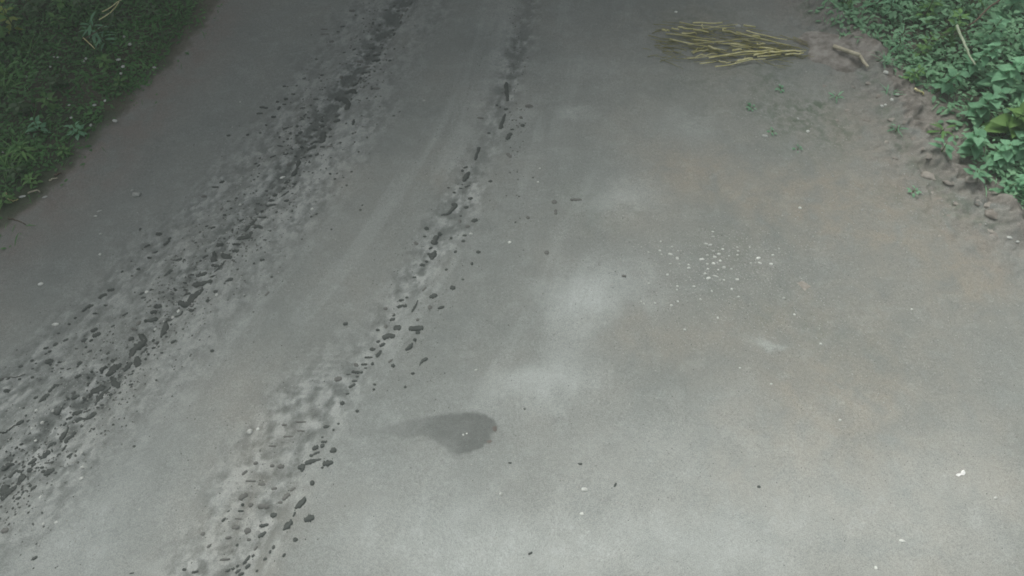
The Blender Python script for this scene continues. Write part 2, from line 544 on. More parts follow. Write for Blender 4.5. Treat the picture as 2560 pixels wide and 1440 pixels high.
# faint lengthwise streaks swept by passing wheels, and small pale scuffs
streak = fbm(dr_g * 5.5, ar_g * 0.45, 76, 4, 0.6)
dust_light = dust_light + 0.24 * sstep(0.05, 0.55, streak) * np.exp(-(dr_g / 1.6) ** 2)
dust_light = dust_light + 0.13 * sstep(0.10, 0.50, fbm(XX * 9, YY * 13, 77, 4, 0.62))
debris = blobs([(2470, 545, 0.16, 0.06, -40, 0.9), (2430, 500, 0.12, 0.07, -40, 0.7), (2360, 515, 0.25, 0.06, 0, 0.5), (2300, 470, 0.2, 0.06, 0, 0.4), (2350, 480, 0.2, 0.2, 0, 0.3),
                (2130, 235, 0.22, 0.10, 0, 0.6), (2330, 240, 0.15, 0.15, 0, 0.4), (1830, 200, 0.5, 0.10, 0, 0.4), (1950, 180, 0.5, 0.1, 0, 0.4)], XX, YY) * (0.5 + 1.1 * fbm(XX * 8, YY * 8, 78, 3))
tan = (1.35 * blobs(TAN, XX, YY) + 0.30 * sstep(0.4, 2.4, dr_g)) * (0.7 + 0.6 * fbm(XX * 2, YY * 2, 73, 3))
moss_shade = blobs(MOSS, XX, YY) * (0.7 + 0.8 * fbm(XX * 5, YY * 5, 74, 3))
dark_soil_shade = np.clip(debris, 0, 1)
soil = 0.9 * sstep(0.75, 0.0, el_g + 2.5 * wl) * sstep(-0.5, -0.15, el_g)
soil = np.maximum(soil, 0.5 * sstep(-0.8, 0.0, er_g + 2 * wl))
dark_soil_shade = np.maximum(dark_soil_shade, 0.75 * np.exp(-((er_g + 0.17) / 0.09) ** 2) * sstep(-0.3, 0.3, fbm(XX * 5, YY * 5, 82, 3)))  # bank foot: moist soil, with the lip's shadow painted into its colour
moss_shade = np.maximum(moss_shade, dark_soil_shade * 0.8)
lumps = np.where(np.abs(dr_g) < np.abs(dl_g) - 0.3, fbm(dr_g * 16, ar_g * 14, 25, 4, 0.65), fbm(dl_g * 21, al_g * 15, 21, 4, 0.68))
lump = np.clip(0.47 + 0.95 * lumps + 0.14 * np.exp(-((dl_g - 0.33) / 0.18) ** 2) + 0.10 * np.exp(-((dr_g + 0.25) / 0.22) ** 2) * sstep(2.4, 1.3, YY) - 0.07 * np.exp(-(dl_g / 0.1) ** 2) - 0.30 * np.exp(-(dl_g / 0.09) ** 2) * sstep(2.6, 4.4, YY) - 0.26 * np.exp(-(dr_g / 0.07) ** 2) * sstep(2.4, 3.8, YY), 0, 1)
cov_a = np.stack([mud, dust_light, tan, np.ones_like(mud)], -1).reshape(-1, 4)
cov_b_road = np.stack([moss_shade, soil, lump, np.ones_like(mud)], -1).reshape(-1, 4)
v_moss = sstep(-0.1, 0.3, fbm(XX * 3, YY * 3, 75, 3)) * 0.9
en = el_g + 0.16 * fbm(XX * 2.6, YY * 2.6, 80, 4, 0.6)
ern = er_g + 0.14 * fbm(XX * 2.2, YY * 2.2, 81, 3)
v_mask = np.maximum(sstep(0.10, -0.16, en), sstep(-0.12, 0.12, ern))
v_bank = np.where(np.abs(el_g) < np.abs(er_g), 0.5 * sstep(-0.20, 0.02, en), sstep(0.60, 0.15, er_g + wl))
cov_c = np.stack([v_mask, v_bank, v_moss, np.ones_like(mud)], -1).reshape(-1, 4)
ctr = lambda A: 0.25 * (A[:-1, :-1] + A[1:, :-1] + A[:-1, 1:] + A[1:, 1:])
on_road = ((ctr(el_g) + 0.12 * fbm(ctr(XX) * 2.2, ctr(YY) * 2.2, 80, 3) > 0) & (ctr(er_g) + 0.14 * fbm(ctr(XX) * 2.2, ctr(YY) * 2.2, 81, 3) < 0)).reshape(-1)
allV = np.stack([XX, YY, ZZ], -1).reshape(-1, 3)


def sub_mesh(name, mask, m, **props):
    F = quads[mask]
    used = np.unique(F)
    remap = np.full(len(allV), -1, np.int64)
    remap[used] = np.arange(len(used))
    me = np_mesh(name, allV[used], remap[F])
    for nm, arr in (("cover_a", cov_a), ("cover_b", cov_b_road), ("cover_c", cov_c)):
        at = me.attributes.new(nm, 'FLOAT_COLOR', 'POINT')
        at.data.foreach_set("color", np.ascontiguousarray(np.clip(arr[used], 0, 1), np.float32).ravel())
    return link(name, me, m, **props)


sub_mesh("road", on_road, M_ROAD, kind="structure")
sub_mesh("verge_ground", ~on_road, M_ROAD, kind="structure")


# ================================================================== MUD CLODS
# outlines read off the photograph region by region: (x, y, length, width, angle) or a chain [(x, y, radius), ...]
C1 = (640, 0, 4.8, [
 (1040,316,60,20,10),(985,377,40,20,0),(820,355,80,18,0,1),(830,412,100,16,0,1),(905,498,60,40,0,1),(1405,562,46,44,0),(1508,565,40,24,80),
 (1445,650,100,34,0),(1440,725,110,50,0),(1610,742,40,30,0),(1325,800,90,28,0,1),(1300,870,80,34,0),(1252,938,44,34,80),(1328,940,26,22,0),
 (1245,730,80,36,0,1),(1022,925,50,44,80,1),(722,706,34,22,0),(792,900,46,30,0),(575,941,46,24,0),(342,1037,46,22,0),(485,1027,24,20,0),
 (358,1184,52,38,0),(720,1200,60,24,0),(1195,1010,80,34,25),[(1080,1100,24),(1150,1085,30),(1200,1120,18)],
 [(970,1170,30),(1040,1185,40),(1100,1230,30),(1095,1290,30)],(1395,1085,34,28,0),(1450,1080,90,30,0,1),(1640,350,40,34,80),(1657,405,56,26,65),
 (1580,398,30,14,0),(1405,285,44,24,80,1),(1700,115,44,22,30,1),(1742,180,70,30,70,1),(1735,262,50,22,60,1),(1860,20,50,26,50,1),(1800,110,60,26,60,1),(1660,60,40,20,20,1),(1560,120,40,18,20,1),(1480,300,40,20,60,1),(1180,600,50,22,30,1),(1060,640,40,20,0,1),(1340,650,50,24,20,1),(1155,130,80,40,0,1),(445,1125,50,20,0)])
C2 = (500, 250, 4.8, [
 (768,95,105,28,-5),(718,166,76,26,5),(883,200,60,30,0),(945,95,60,34,50),(1010,48,50,22,5),(930,22,40,30,0),(1232,103,70,22,0),(1333,72,30,22,0),
 (793,300,28,28,0),(725,395,26,26,0),(572,420,38,26,30),(345,430,52,28,0),(1035,346,84,32,15),(1230,240,44,26,15),(1262,190,50,20,40),(1305,217,36,22,0),
 (1325,277,36,16,0),(1170,325,36,36,0),(1220,320,18,14,0),(1365,343,66,28,5),(1458,238,44,32,0),(1460,290,62,40,0),(1555,340,60,28,-40),(1565,443,42,28,0),
 [(1470,390,32),(1472,440,38),(1468,490,36)],(1205,395,60,34,30),(1090,412,38,32,80),(1165,428,44,24,10),(1320,430,56,36,0),(1057,482,34,34,0),
 (1012,513,30,22,0),(958,456,34,24,80),[(1330,515,14),(1370,495,16),(1410,490,16)],[(1295,580,20),(1330,565,18),(1370,548,22)],(1470,563,60,24,0),
 (1560,565,80,20,0,1),(1215,552,40,36,0),(965,562,70,20,-10),(1100,585,40,20,-20,1),(1245,676,44,24,0),(1322,664,48,32,0),(1400,661,48,30,0),
 (1140,661,40,14,0),(1020,655,50,20,10),(1050,638,22,18,0),[(1180,715,22),(1175,750,26),(1162,800,12),(1140,850,26),(1115,880,28)],(1315,752,30,22,0),
 (880,688,80,20,20),(720,700,36,24,50,1),(705,795,50,24,30),(665,760,50,20,5,1),(1060,755,66,34,40,1),(715,892,28,16,0),(700,930,26,20,0),(655,965,32,22,0),
 [(1015,985,14),(1040,965,22),(1065,955,16)],(1130,1003,60,32,0),(1000,1053,54,50,0),[(1060,1100,8),(1010,1135,14),(980,1155,10)],(895,1130,70,50,0),
 (850,1195,80,36,0),(1040,1211,62,36,0),(262,978,66,34,20),(180,1040,84,22,0),(45,1150,66,36,0,1),(440,1185,36,26,0,1),(345,1215,50,18,0),
 (1115,1130,22,16,0),(790,1075,36,20,10,1),(680,1222,50,24,0,1),(1565,895,34,26,0,1),(1645,180,74,30,15),(1640,245,90,56,0),(1845,280,80,30,75),(1757,100,50,46,0)])
C3 = (300, 500, 4.8, [
 (240,350,40,26,80),(460,398,84,48,5),(585,450,50,36,0),(550,500,100,40,35),(315,545,80,24,25),(262,583,18,18,0),(410,615,75,28,18),(345,683,50,20,0),
 (128,730,22,18,0),(210,820,46,34,20),(22,855,36,24,35),(138,903,30,18,0),[(535,905,8),(570,885,16),(600,855,26)],[(640,720,10),(690,720,12),(725,716,22)],
 (780,722,28,18,0),(958,720,30,28,0),(1015,668,80,28,30),(960,385,36,26,0),(1000,424,16,14,0),(910,515,40,16,20),(770,596,26,20,40),(1120,335,60,28,15),
 (1040,312,40,24,0,1),(1335,342,44,26,80),(1255,180,44,28,0),(1335,100,30,16,0,1),(1450,226,62,32,25),(1240,445,28,28,0),(1185,520,90,50,25),
 [(1118,615,14),(1116,650,24),(1112,690,44)],(1125,768,100,38,-5),[(1130,840,14),(1170,810,22),(1220,760,12),(1260,720,7)],
 [(1210,635,22),(1260,668,34),(1320,680,24)],(1385,605,90,44,0),(1390,520,110,30,0),[(1410,450,22),(1470,445,28),(1530,430,36),(1570,390,20)],
 [(1500,340,26),(1550,300,26),(1590,255,24),(1620,230,18)],[(1620,325,18),(1660,315,22),(1705,335,14)],(1705,200,100,28,0),(1690,120,60,26,20),
 (1640,150,40,20,0),(1810,55,130,30,0),(1880,145,34,30,0),(1745,490,50,14,0,1),(1220,105,50,34,50,1),(845,888,72,20,8),(880,815,20,10,0),
 [(925,890,26),(970,880,24),(1010,860,18)],[(870,1000,26),(930,990,38),(1000,975,34),(1075,968,24)],(1110,902,90,18,15),[(1265,978,6),(1295,965,18),(1335,955,24)],
 (765,980,44,20,0),(770,1060,44,18,5),(660,1073,40,24,0),(795,1108,80,34,10),[(970,1065,22),(910,1115,34),(850,1160,42),(820,1215,44),(760,1240,32),(710,1215,32)],
 (372,1080,34,30,0),(257,1115,68,40,20),(282,1174,68,28,0),(1145,1095,54,38,20),(1050,1203,52,46,0),(850,1320,72,42,0),(450,1270,92,54,5),(398,1340,80,46,20),
 (60,1370,80,34,25),[(730,1320,12),(725,1355,14),(680,1385,16),(650,1380,12)],(580,1425,64,34,0),(1762,1120,70,24,45,1),(1822,922,38,24,0),(1710,728,60,28,20),
 (605,1118,30,10,0),(895,1215,22,16,0),(1600,1340,22,14,0)])
C4 = (0, 700, 4.8, [
 (1320,110,85,42,8),[(1195,205,20),(1225,185,24),(1255,170,18)],[(985,365,14),(1020,340,18),(1060,315,26),(1105,303,14)],(1130,395,50,22,5),(1260,296,44,20,0,1),
 (898,452,38,26,20),(822,525,40,22,0,1),(695,635,40,20,0,1),(1118,590,88,46,25),(1150,650,108,54,22),(1087,722,50,28,35),(1003,712,82,52,20),(1352,550,50,28,10),
 (785,718,70,34,20),(658,768,68,42,20),(547,815,64,30,20),(588,852,50,24,15),(540,880,36,20,20,1),(908,820,34,16,0),(1022,798,36,28,0),(1075,855,66,26,25),
 (1290,882,42,22,25),(573,968,105,58,15),(590,1005,30,30,0),(706,980,48,22,0),(380,963,40,28,10),(428,998,28,16,0,1),(672,1016,34,12,0),(620,1057,46,18,0),
 (743,1060,50,18,0),(830,1068,60,16,20),(618,1096,34,20,0,1),(245,1034,56,34,10),(382,1060,34,20,0),(382,1163,42,28,5),(960,1000,70,50,15),(938,1040,40,24,20),
 (1102,1098,32,32,0),(1052,1165,38,32,0),(1055,1235,38,30,0),(1155,1222,24,16,30),(736,1174,34,20,0),(475,1187,24,12,0),(232,1188,40,22,0),(100,1185,50,22,30),
 (20,1195,50,38,30),(938,1160,80,34,30),(75,1328,78,38,0),(430,1412,54,38,25),[(605,1335,18),(640,1295,18),(665,1265,16),(700,1268,14)],
 [(480,1465,10),(520,1430,28),(570,1390,24),(595,1382,10)],(805,1424,46,34,10),[(860,1415,14),(900,1398,22),(930,1388,16)],(1338,960,52,42,0),
 [(1210,1105,16),(1220,1070,22),(1255,1045,20)],[(1275,1125,22),(1320,1095,34),(1345,1050,38),(1385,1025,34),(1415,1000,20)],
 [(1475,1065,20),(1510,1030,34),(1540,990,26)],[(1625,935,36),(1635,970,42),(1640,1000,46)],[(1565,870,34),(1590,820,38),(1650,770,42),(1710,715,42),(1680,660,28)],
 (1565,700,70,52,30),(1712,845,110,44,40),(1840,810,54,24,0),(1825,715,44,34,80),(1880,745,60,48,30),(1773,885,34,24,0),(1735,942,38,26,0),(1590,1088,36,26,0),
 (1575,1126,50,24,20),(1425,1137,56,24,30),(1505,1175,30,14,0),(1272,1190,20,16,0),[(1320,1165,24),(1350,1190,24),(1345,1225,26),(1390,1245,28),(1415,1280,20)],
 (1575,1258,56,22,10),[(1045,1395,8),(1090,1335,26),(1140,1315,34),(1200,1280,34)],[(1140,1490,14),(1150,1450,20),(1185,1400,30),(1215,1350,24),(1270,1310,18)],
 (1320,1370,42,34,0),(1318,1410,28,22,0),(1665,515,70,40,50,1),(1595,585,60,34,0,1),[(1745,485,18),(1800,480,20),(1850,462,30)]])
C5 = (0, 950, 4.8, [
 [(640,400,10),(685,400,20),(710,360,14),(735,325,10)],(765,285,30,12,50),(910,385,130,50,20),(812,450,86,30,25),
 [(865,490,18),(920,470,30),(980,465,16),(1040,465,14),(1090,430,34),(1130,405,26)],(760,520,60,28,50),(715,535,30,26,0),(980,548,40,36,0),(1090,620,34,20,30),
 (1138,595,34,30,0),(1220,295,48,24,0),(1168,326,38,20,10),(325,434,24,24,0),(255,515,90,44,30),(75,370,30,12,20),[(800,560,10),(785,610,14),(750,650,30),(735,690,26)],
 [(880,645,30),(850,680,26),(800,715,22),(800,745,18)],[(570,790,16),(610,760,26),(645,755,18)],(620,845,50,18,-60),(530,757,28,24,0),(795,797,34,26,30),
 (768,828,70,28,50),(715,892,44,26,15),(850,910,80,34,38),[(470,925,14),(520,915,34),(555,880,40)],[(330,1000,14),(370,975,26),(410,955,24)],(395,1010,60,56,0),
 (265,1035,50,30,30),(345,1075,80,50,0),(625,990,52,24,20),(555,998,40,16,0),(450,1055,50,26,0),(510,1053,50,26,0),(525,1100,60,34,10),
 [(555,1130,24),(590,1110,34),(635,1090,28)],(250,1175,100,90,0),[(20,1060,24),(70,1020,28),(110,1005,20),(145,1008,10)],
 [(100,1140,26),(140,1105,26),(175,1080,16),(220,1095,14),(255,1080,12)],(210,1220,70,40,40),[(35,1300,56),(40,1370,50)],[(90,1340,36),(125,1315,34),(165,1285,26)],
 (20,1420,50,44,0),(30,1170,60,20,30),(365,1270,46,26,10),(410,1298,70,36,30),(285,1347,36,34,0),(325,1332,34,16,30),(222,1347,30,24,20),(160,1418,36,22,0),
 (225,1420,70,34,20),(1608,795,38,26,0),(255,770,40,24,30),(205,810,26,22,0),(400,845,30,14,0),(260,830,24,14,0),(140,710,40,18,50,1),(80,860,22,20,0),
 (150,900,30,16,50),(5,830,34,22,80),(545,495,40,12,0)])
C6 = (1000, 200, 2.88, [
 (698,178,20,16,0,1),(722,190,14,12,0,1),(763,205,32,24,0),[(755,245,8),(742,290,12),(724,340,15)],(882,332,30,26,80),(868,275,26,24,80,1),(808,362,28,14,0),
 [(795,395,14),(775,425,16)],(640,380,26,16,0),(580,278,46,14,0,1),(930,195,60,30,0,1),[(568,490,12),(555,530,10),(542,570,8)],(450,655,22,20,80),(472,630,36,12,20),
 [(495,665,10),(478,690,16),(460,720,12)],(448,750,14,10,0),(485,758,44,12,20),(437,777,26,10,0),(350,778,22,8,0),(390,810,24,16,0),(650,735,32,18,0),
 (507,852,38,26,0),(477,915,36,26,0),[(380,890,12),(402,898,14),(370,930,16),(350,955,10),(300,970,5)],(430,1015,28,20,80,1),(538,1018,50,30,5),(487,1058,34,24,0,1),
 (437,975,20,16,0,1),(466,1125,32,16,0),(457,1166,30,20,0),(192,1072,34,32,0),(285,1105,36,30,80),[(262,1130,18),(245,1165,20)],(220,1207,32,16,30),
 [(205,1248,10),(232,1262,20),(248,1235,14)],(230,1282,28,22,0),(190,1302,26,20,0),(160,1328,38,22,0),(178,1128,26,12,0,1),(116,1180,34,22,-50,1),
 (368,1138,24,20,80,1),(400,1242,24,20,0,1),(565,1242,34,28,0),(518,1325,26,18,80),(335,1370,24,20,0),(103,1416,28,12,0),(1120,950,44,20,90,1),(1055,1245,38,34,0,1),
 (785,550,50,24,-40,1),[(765,20,12),(768,80,14),(775,140,10)]])
C7 = (800, 650, 3.6, [
 (1287,180,26,16,0),(1195,255,50,48,0),(1022,332,78,40,15),(940,262,56,20,45,1),(780,332,30,16,0),(730,355,50,24,10),[(710,412,18),(740,405,12),(765,410,16)],
 (588,433,38,24,0,1),(992,432,44,40,0,1),(1090,430,64,22,20),[(880,370,6),(850,430,10),(830,465,8)],(662,492,34,18,20),(650,530,56,28,15),(517,623,38,20,0),
 (590,590,40,26,80,1),(696,610,76,50,5),[(820,622,20),(860,622,22),(910,615,22)],(882,655,44,40,0),(880,543,34,26,0,1),(855,722,34,32,0),
 [(830,755,8),(810,785,20),(780,805,14)],[(590,688,30),(620,680,26),(655,685,22)],(522,726,40,28,20),(560,760,62,32,25),(470,796,56,32,0),(527,840,80,36,55),
 (435,870,76,16,0),(470,930,34,28,80),(395,933,60,20,0),(322,938,46,28,-40,1),(407,967,30,14,0),(318,1001,84,26,-5),(372,1005,26,20,0),(252,1022,38,12,0),
 (333,1041,34,18,0),(307,1081,54,20,0),(285,1125,70,30,25),(243,1196,38,16,0),(160,1065,70,44,10,1),(492,1122,30,18,0),(485,1165,26,20,0,1),(196,1282,40,40,0),
 (335,1358,34,24,0),(637,912,52,20,35,1),(658,953,38,34,0),[(897,950,4),(915,915,12),(955,892,16)],(835,1020,38,24,0),(765,1140,28,24,80),(230,575,48,30,5)])
C8 = (440, 1040, 3.6, [
 (1348,88,60,30,5),(1460,67,26,18,0),(1415,122,24,22,80),(1313,185,24,16,0),(1330,228,60,22,0),(1250,280,64,44,20),(1315,265,42,36,0),(1415,310,64,50,20),
 (1262,330,64,22,20),(1215,352,40,24,0),[(1170,415,16),(1210,410,22),(1250,398,14),(1300,390,8)],[(1105,455,18),(1135,455,32),(1130,485,14)],(1368,425,100,50,10),
 (1318,465,26,20,0),(1226,603,50,36,-70),[(1080,825,12),(1110,800,30),(1145,770,26),(1158,735,10)],(1198,922,98,62,20),(1065,885,50,18,60),
 [(970,1020,10),(1000,990,26),(1030,965,22),(1034,935,7)],(1076,1112,46,40,0),(880,1182,40,26,80),(848,1222,34,22,80),(973,1253,38,22,50),(802,1287,38,24,10),
 (640,1350,60,28,40),(690,1256,32,26,0),[(650,1265,14),(625,1300,14),(600,1328,8)],(545,1347,26,26,0),(505,1373,34,22,0),(460,1390,50,20,20),(550,1395,60,26,40),
 (580,1420,60,26,20),(728,1392,26,22,0),(175,1405,60,20,10),(78,1383,40,20,0,1),(870,888,62,42,0),(785,980,90,26,10),[(745,1080,14),(770,1065,18),(795,1050,14)],
 (672,800,44,42,40,1),(600,798,30,26,0,1),(435,936,50,26,40),(640,1030,60,52,0,1),(537,1000,70,36,0,1),(472,1095,56,22,5,1),(305,1170,50,24,40,1),(240,1060,44,30,0,1),
 (877,648,54,26,10,1),(770,612,66,28,0,1),(720,425,46,30,0,1),(865,447,40,26,0,1),(940,450,60,40,0,1),(618,510,60,26,35,1),(675,585,90,16,0,1),(930,773,46,22,0,1),
 (605,725,90,46,30,1),(985,722,90,40,40,1),(1045,655,60,24,30,1),(870,270,70,16,0,1),(975,80,48,22,0,1),(1120,50,100,14,0,1),(1120,130,70,14,0,1),(1010,182,90,14,5,1),
 (780,810,100,40,0,1),(560,925,60,14,0,1),(475,858,30,14,20,1),(585,855,50,14,0,1),(545,1160,28,24,0,1),(650,1110,40,24,0,1),(710,1185,50,24,50,1),(440,1290,90,18,5,1)])
C9 = (0, 560, 3.273, [[(1345,790,14),(1345,840,30),(1330,885,24),(1315,915,10)],(1420,962,50,28,25),(1733,1035,34,24,0),(1325,1055,28,14,0),(1395,818,20,18,0),(1355,918,22,16,0)])
C10 = (0, 960, 3.0, [(45,1100,60,34,10,1),(265,1305,44,22,30),(990,1420,34,10,10,1),(1385,1390,30,14,0,1)])
C11 = (0, 0, 1.0, [(1275,1157,9,4,0),(1897,1217,9,6,0),(1386,505,14,12,0,1),(1440,500,30,7,0,1),(1538,1212,12,5,60),(1560,690,12,7,0,1),(1326,1383,12,5,30,1),(1450,1160,12,5,0,1),(1320,545,6,9,0,1)])


def chain_of(b):
    if isinstance(b, list):
        return [tuple(p) for p in b], 0
    x, y, L, W, ang = b[:5]
    f = b[5] if len(b) > 5 else 0
    h = max(L - W, 0.1 * W) / 2
    c, s = math.cos(math.radians(ang)), -math.sin(math.radians(ang))
    return [(x - c * h, y - s * h, W / 2 * 0.92), (x, y, W / 2), (x + c * h, y + s * h, W / 2 * 0.88)], f


clods = []
for cx, cy, s, lst in (C1, C2, C3, C4, C5, C6, C7, C8, C9, C10, C11):
    for b in lst:
        ch, f = chain_of(b)
        ch = [(cx + x / s, cy + y / s, r / s) for x, y, r in ch]
        L = sum(math.hypot(a[0] - b2[0], a[1] - b2[1]) for a, b2 in zip(ch[:-1], ch[1:])) + ch[0][2] + ch[-1][2]
        clods.append((L * np.mean([p[2] for p in ch]), ch, f))
clods.sort(key=lambda c: -c[0])


def clod_geometry(ch, seed):
    """an irregular flat lump of mud along a spine; world vertices, the middle of the spine as origin"""
    r = random.Random(seed)
    W = []
    for u, v, rad in ch:
        x, y = flat(u, v)
        W.append((x, y, rad * mpp(u, v) * 1.10))
    # across the line of sight the ground is foreshortened: give the lump back its true depth
    pts = []
    n = len(W)
    seg = max(3, 9 // max(1, n - 1))
    for i in range(n - 1):
        p0 = W[max(i - 1, 0)]; p1 = W[i]; p2 = W[i + 1]; p3 = W[min(i + 2, n - 1)]
        for k in range(seg):
            t = k / seg
            q = []
            for d in range(3):
                q.append(0.5 * ((2 * p1[d]) + (-p0[d] + p2[d]) * t + (2 * p0[d] - 5 * p1[d] + 4 * p2[d] - p3[d]) * t * t + (-p0[d] + 3 * p1[d] - 3 * p2[d] + p3[d]) * t ** 3))
            pts.append(q)
    pts.append(list(W[-1]))
    # round caps
    def cap(p, q):
        d = (p[0] - q[0], p[1] - q[1])
        L = math.hypot(*d) or 1
        d = (d[0] / L, d[1] / L)
        out = []
        for f_ in (0.45, 0.8, 0.97):
            out.append([p[0] + d[0] * p[2] * f_, p[1] + d[1] * p[2] * f_, p[2] * math.sqrt(1 - f_ * f_)])
        return out
    pts = cap(pts[0], pts[1])[::-1] + pts + cap(pts[-1], pts[-2])
    P = np.array(pts)
    n = len(P)
    T = np.gradient(P[:, :2], axis=0)
    T /= np.linalg.norm(T, axis=1)[:, None] + 1e-9
    Nn = np.stack([-T[:, 1], T[:, 0]], -1)
    rows = []
    jr = np.ones(n)
    hmax = min(0.0018, 0.10 * float(P[:, 2].max()) + 0.0004)
    ph = [r.uniform(0, 100) for _ in range(2)]
    for off, hz in ((-1.0, -0.005), (-0.9, 0.7), (0.0, 1.0), (0.9, 0.7), (1.0, -0.004)):
        side = 0 if off < 0 else 1
        j = 1 + 0.48 * vnoise(np.arange(n) * 0.9 + ph[side], np.zeros(n) + 2.5, 91) if off else np.ones(n)
        if off in (-1.0, 1.0):
            jr = np.array([r.uniform(0.86, 1.14) for _ in range(n)])
        xy = P[:, :2] + Nn * (P[:, 2] * off * j * (jr if off else 1))[:, None]
        z = height(xy[:, 0], xy[:, 1])
        z = z + (hz if off in (-1.0, 1.0) else 0.0018 + hmax * hz * np.clip(P[:, 2] / P[:, 2].max(), 0.25, 1))
        rows.append(np.column_stack([xy, z]))
    V = np.stack(rows, 1).reshape(-1, 3)
    F = []
    for i in range(n - 1):
        for j in range(4):
            a = i * 5 + j
            F.append((a, a + 1, a + 6, a + 5))
    for base in (0, (n - 1) * 5):
        F.append((base, base + 1, base + 2, base + 2)[:3]); F.append((base + 2, base + 3, base + 4))
    c = V.mean(0)
    c[2] = V[:, 2].min()
    return V - c, F, c


def rect_label(area, ch, f):
    u = sum(p[0] for p in ch) / len(ch)
    v = sum(p[1] for p in ch) / len(ch)
    x, y = flat(u, v)
    dl = float(signed_dist(TRK_L, np.array([x]), np.array([y]))[0][0])
    dr = float(signed_dist(TRK_R, np.array([x]), np.array([y]))[0][0])
    tone = "greyish" if f else "dark wet"
    size = "large" if area > 130 else ("middle sized" if area > 60 else ("small" if area > 25 else "tiny"))
    dx_ = max(p[0] for p in ch) - min(p[0] for p in ch); dy_ = max(p[1] for p in ch) - min(p[1] for p in ch)
    ratio = math.hypot(dx_, dy_) / (2 * max(p[2] for p in ch))
    shape = "round" if ratio < 0.35 else ("oval" if ratio < 1.0 else ("crooked" if len(ch) > 3 else "stretched"))
    if v < 150: far = "at its far end"
    elif v < 330: far = "in its far part"
    elif v < 520: far = "beyond its middle"
    elif v < 720: far = "in its middle"
    elif v < 930: far = "before its middle"
    elif v < 1130: far = "in its near part"
    else: far = "at its near end"
    if abs(dr) < 0.6 and abs(dr) < abs(dl):
        d_, tr = dr, "right"
    else:
        d_, tr = dl, "left"
    side = "left of" if d_ < -0.16 else ("right of" if d_ > 0.16 else "along")
    size = size.replace("middle sized", "medium")
    return f"{size} {shape} {tone} clod, {side} the {tr} wheel track, {far}", f"mud clods of the {tr} wheel track"


rest_V, rest_F, off = [], [], 0
for i, (area, ch, f) in enumerate(clods):
    V, F, c = clod_geometry(ch, i)
    if i < 290:
        me = mesh("mud_clod", V, F)
        lab, grp = rect_label(area, ch, f)
        link("mud_clod", me, M_MUD2 if f else M_MUD, loc=c, label=lab, category="mud clod", group=grp)
    else:
        rest_V.append(V + c)
        rest_F += [tuple(a + off for a in q) for q in F]
        off += len(V)
if rest_V:
    link("mud_crumbs", mesh("mud_crumbs", np.concatenate(rest_V), rest_F), M_MUD, kind="stuff",
         label="smallest dark mud crumbs scattered along both wheel tracks", category="mud crumbs")


# ================================================================== STONES
def rock_mesh(name, sx, sy, sz, seed, n_u=8, n_v=5, rough=0.16):
    r = np.random.default_rng(seed)
    V = []; F = []
    V.append((0, 0, sz))
    for j in range(1, n_v):
        th = math.pi * j / n_v
        for i in range(n_u):
            ph = 2 * math.pi * i / n_u + r.uniform(-0.12, 0.12)
            k = 1 + r.uniform(-rough, rough)
            V.append((sx * math.sin(th) * math.cos(ph) * k, sy * math.sin(th) * math.sin(ph) * k, sz * math.cos(th) * (1 + r.uniform(-rough, rough) * 0.7)))
    V.append((0, 0, -sz))
    for i in range(n_u):
        F.append((0, 1 + i, 1 + (i + 1) % n_u))
    for j in range(n_v - 2):
        for i in range(n_u):
            a = 1 + j * n_u + i; b = 1 + j * n_u + (i + 1) % n_u
            F.append((a, a + n_u, b + n_u, b))
    last = len(V) - 1
    s0 = 1 + (n_v - 2) * n_u
    for i in range(n_u):
        F.append((last, s0 + (i + 1) % n_u, s0 + i))
    return mesh(name, V, F)


PEB_MESH = [rock_mesh("pebble", 1, 1, 0.55, 100 + k) for k in range(7)]
for me in PEB_MESH:
    me.materials.append(M_PEB)


def pebble(u, v, w, h=None, ang=0, label="", group=None, name="pebble", cat="pebble", m=None, k=None):
    x, y, z = G(u, v)
    s = mpp(u, v)
    h = h or w
    fy = 1.0
    if k is None:
        k = random.randrange(7)
    me = PEB_MESH[k]
    o = link(name, me, loc=(x, y, z))
    o.scale = (w * s / 2, h * s / 2 * fy, min(w, h) * s / 2)
    o.rotation_euler = (0, 0, math.radians(ang))
    if m is not None:
        me2 = me.copy(); me2.materials.clear(); me2.materials.append(m)
        o.data = me2
    o["label"] = label; o["category"] = cat
    if group:
        o["group"] = group
    return o


PATCH = [(210,278,24,24),(440,210,28,28),(295,340,30,30),(430,320,36,30),(450,365,24,24),(577,275,36,38),(648,325,36,44),(558,362,62,34),(640,415,50,40),(558,480,44,30),
 (665,482,34,26),(775,490,30,30),(778,528,50,42),(520,607,40,36),(298,717,34,34),(1065,92,40,24),(1068,150,50,26),(985,238,60,28),(1035,250,60,36),(1185,302,44,28),
 (1073,327,40,38),(1000,375,48,34),(1140,362,52,40),(1090,395,54,34),(935,425,80,36),(1155,442,38,36),(1235,425,30,26),(1262,385,34,30),(1075,475,54,36),(1000,480,38,30),
 (1120,465,30,34),(1008,540,42,30),(1200,522,48,40),(1288,542,44,38),(1130,548,26,24),(970,597,40,36),(1015,650,70,44),(1100,628,90,28),(1200,672,28,24),(1360,665,56,30),
 (1358,278,34,20),(1370,325,34,28),(1362,370,34,28),(1508,277,24,20),(1612,408,66,40),(1522,470,28,36),(1630,470,56,36),(1765,480,50,36),(1785,372,44,24),(1860,295,28,24),
 (840,752,50,34),(1055,805,28,36),(1292,782,32,38),(1375,872,34,32),(915,905,40,34),(640,745,30,24),(635,790,30,24),(1125,1127,26,38),(730,1270,42,34),(1918,890,38,38),
 (2045,1088,34,34),(205,930,26,26),(238,960,24,44),(372,948,30,28),(645,930,30,34),(570,978,40,34)]
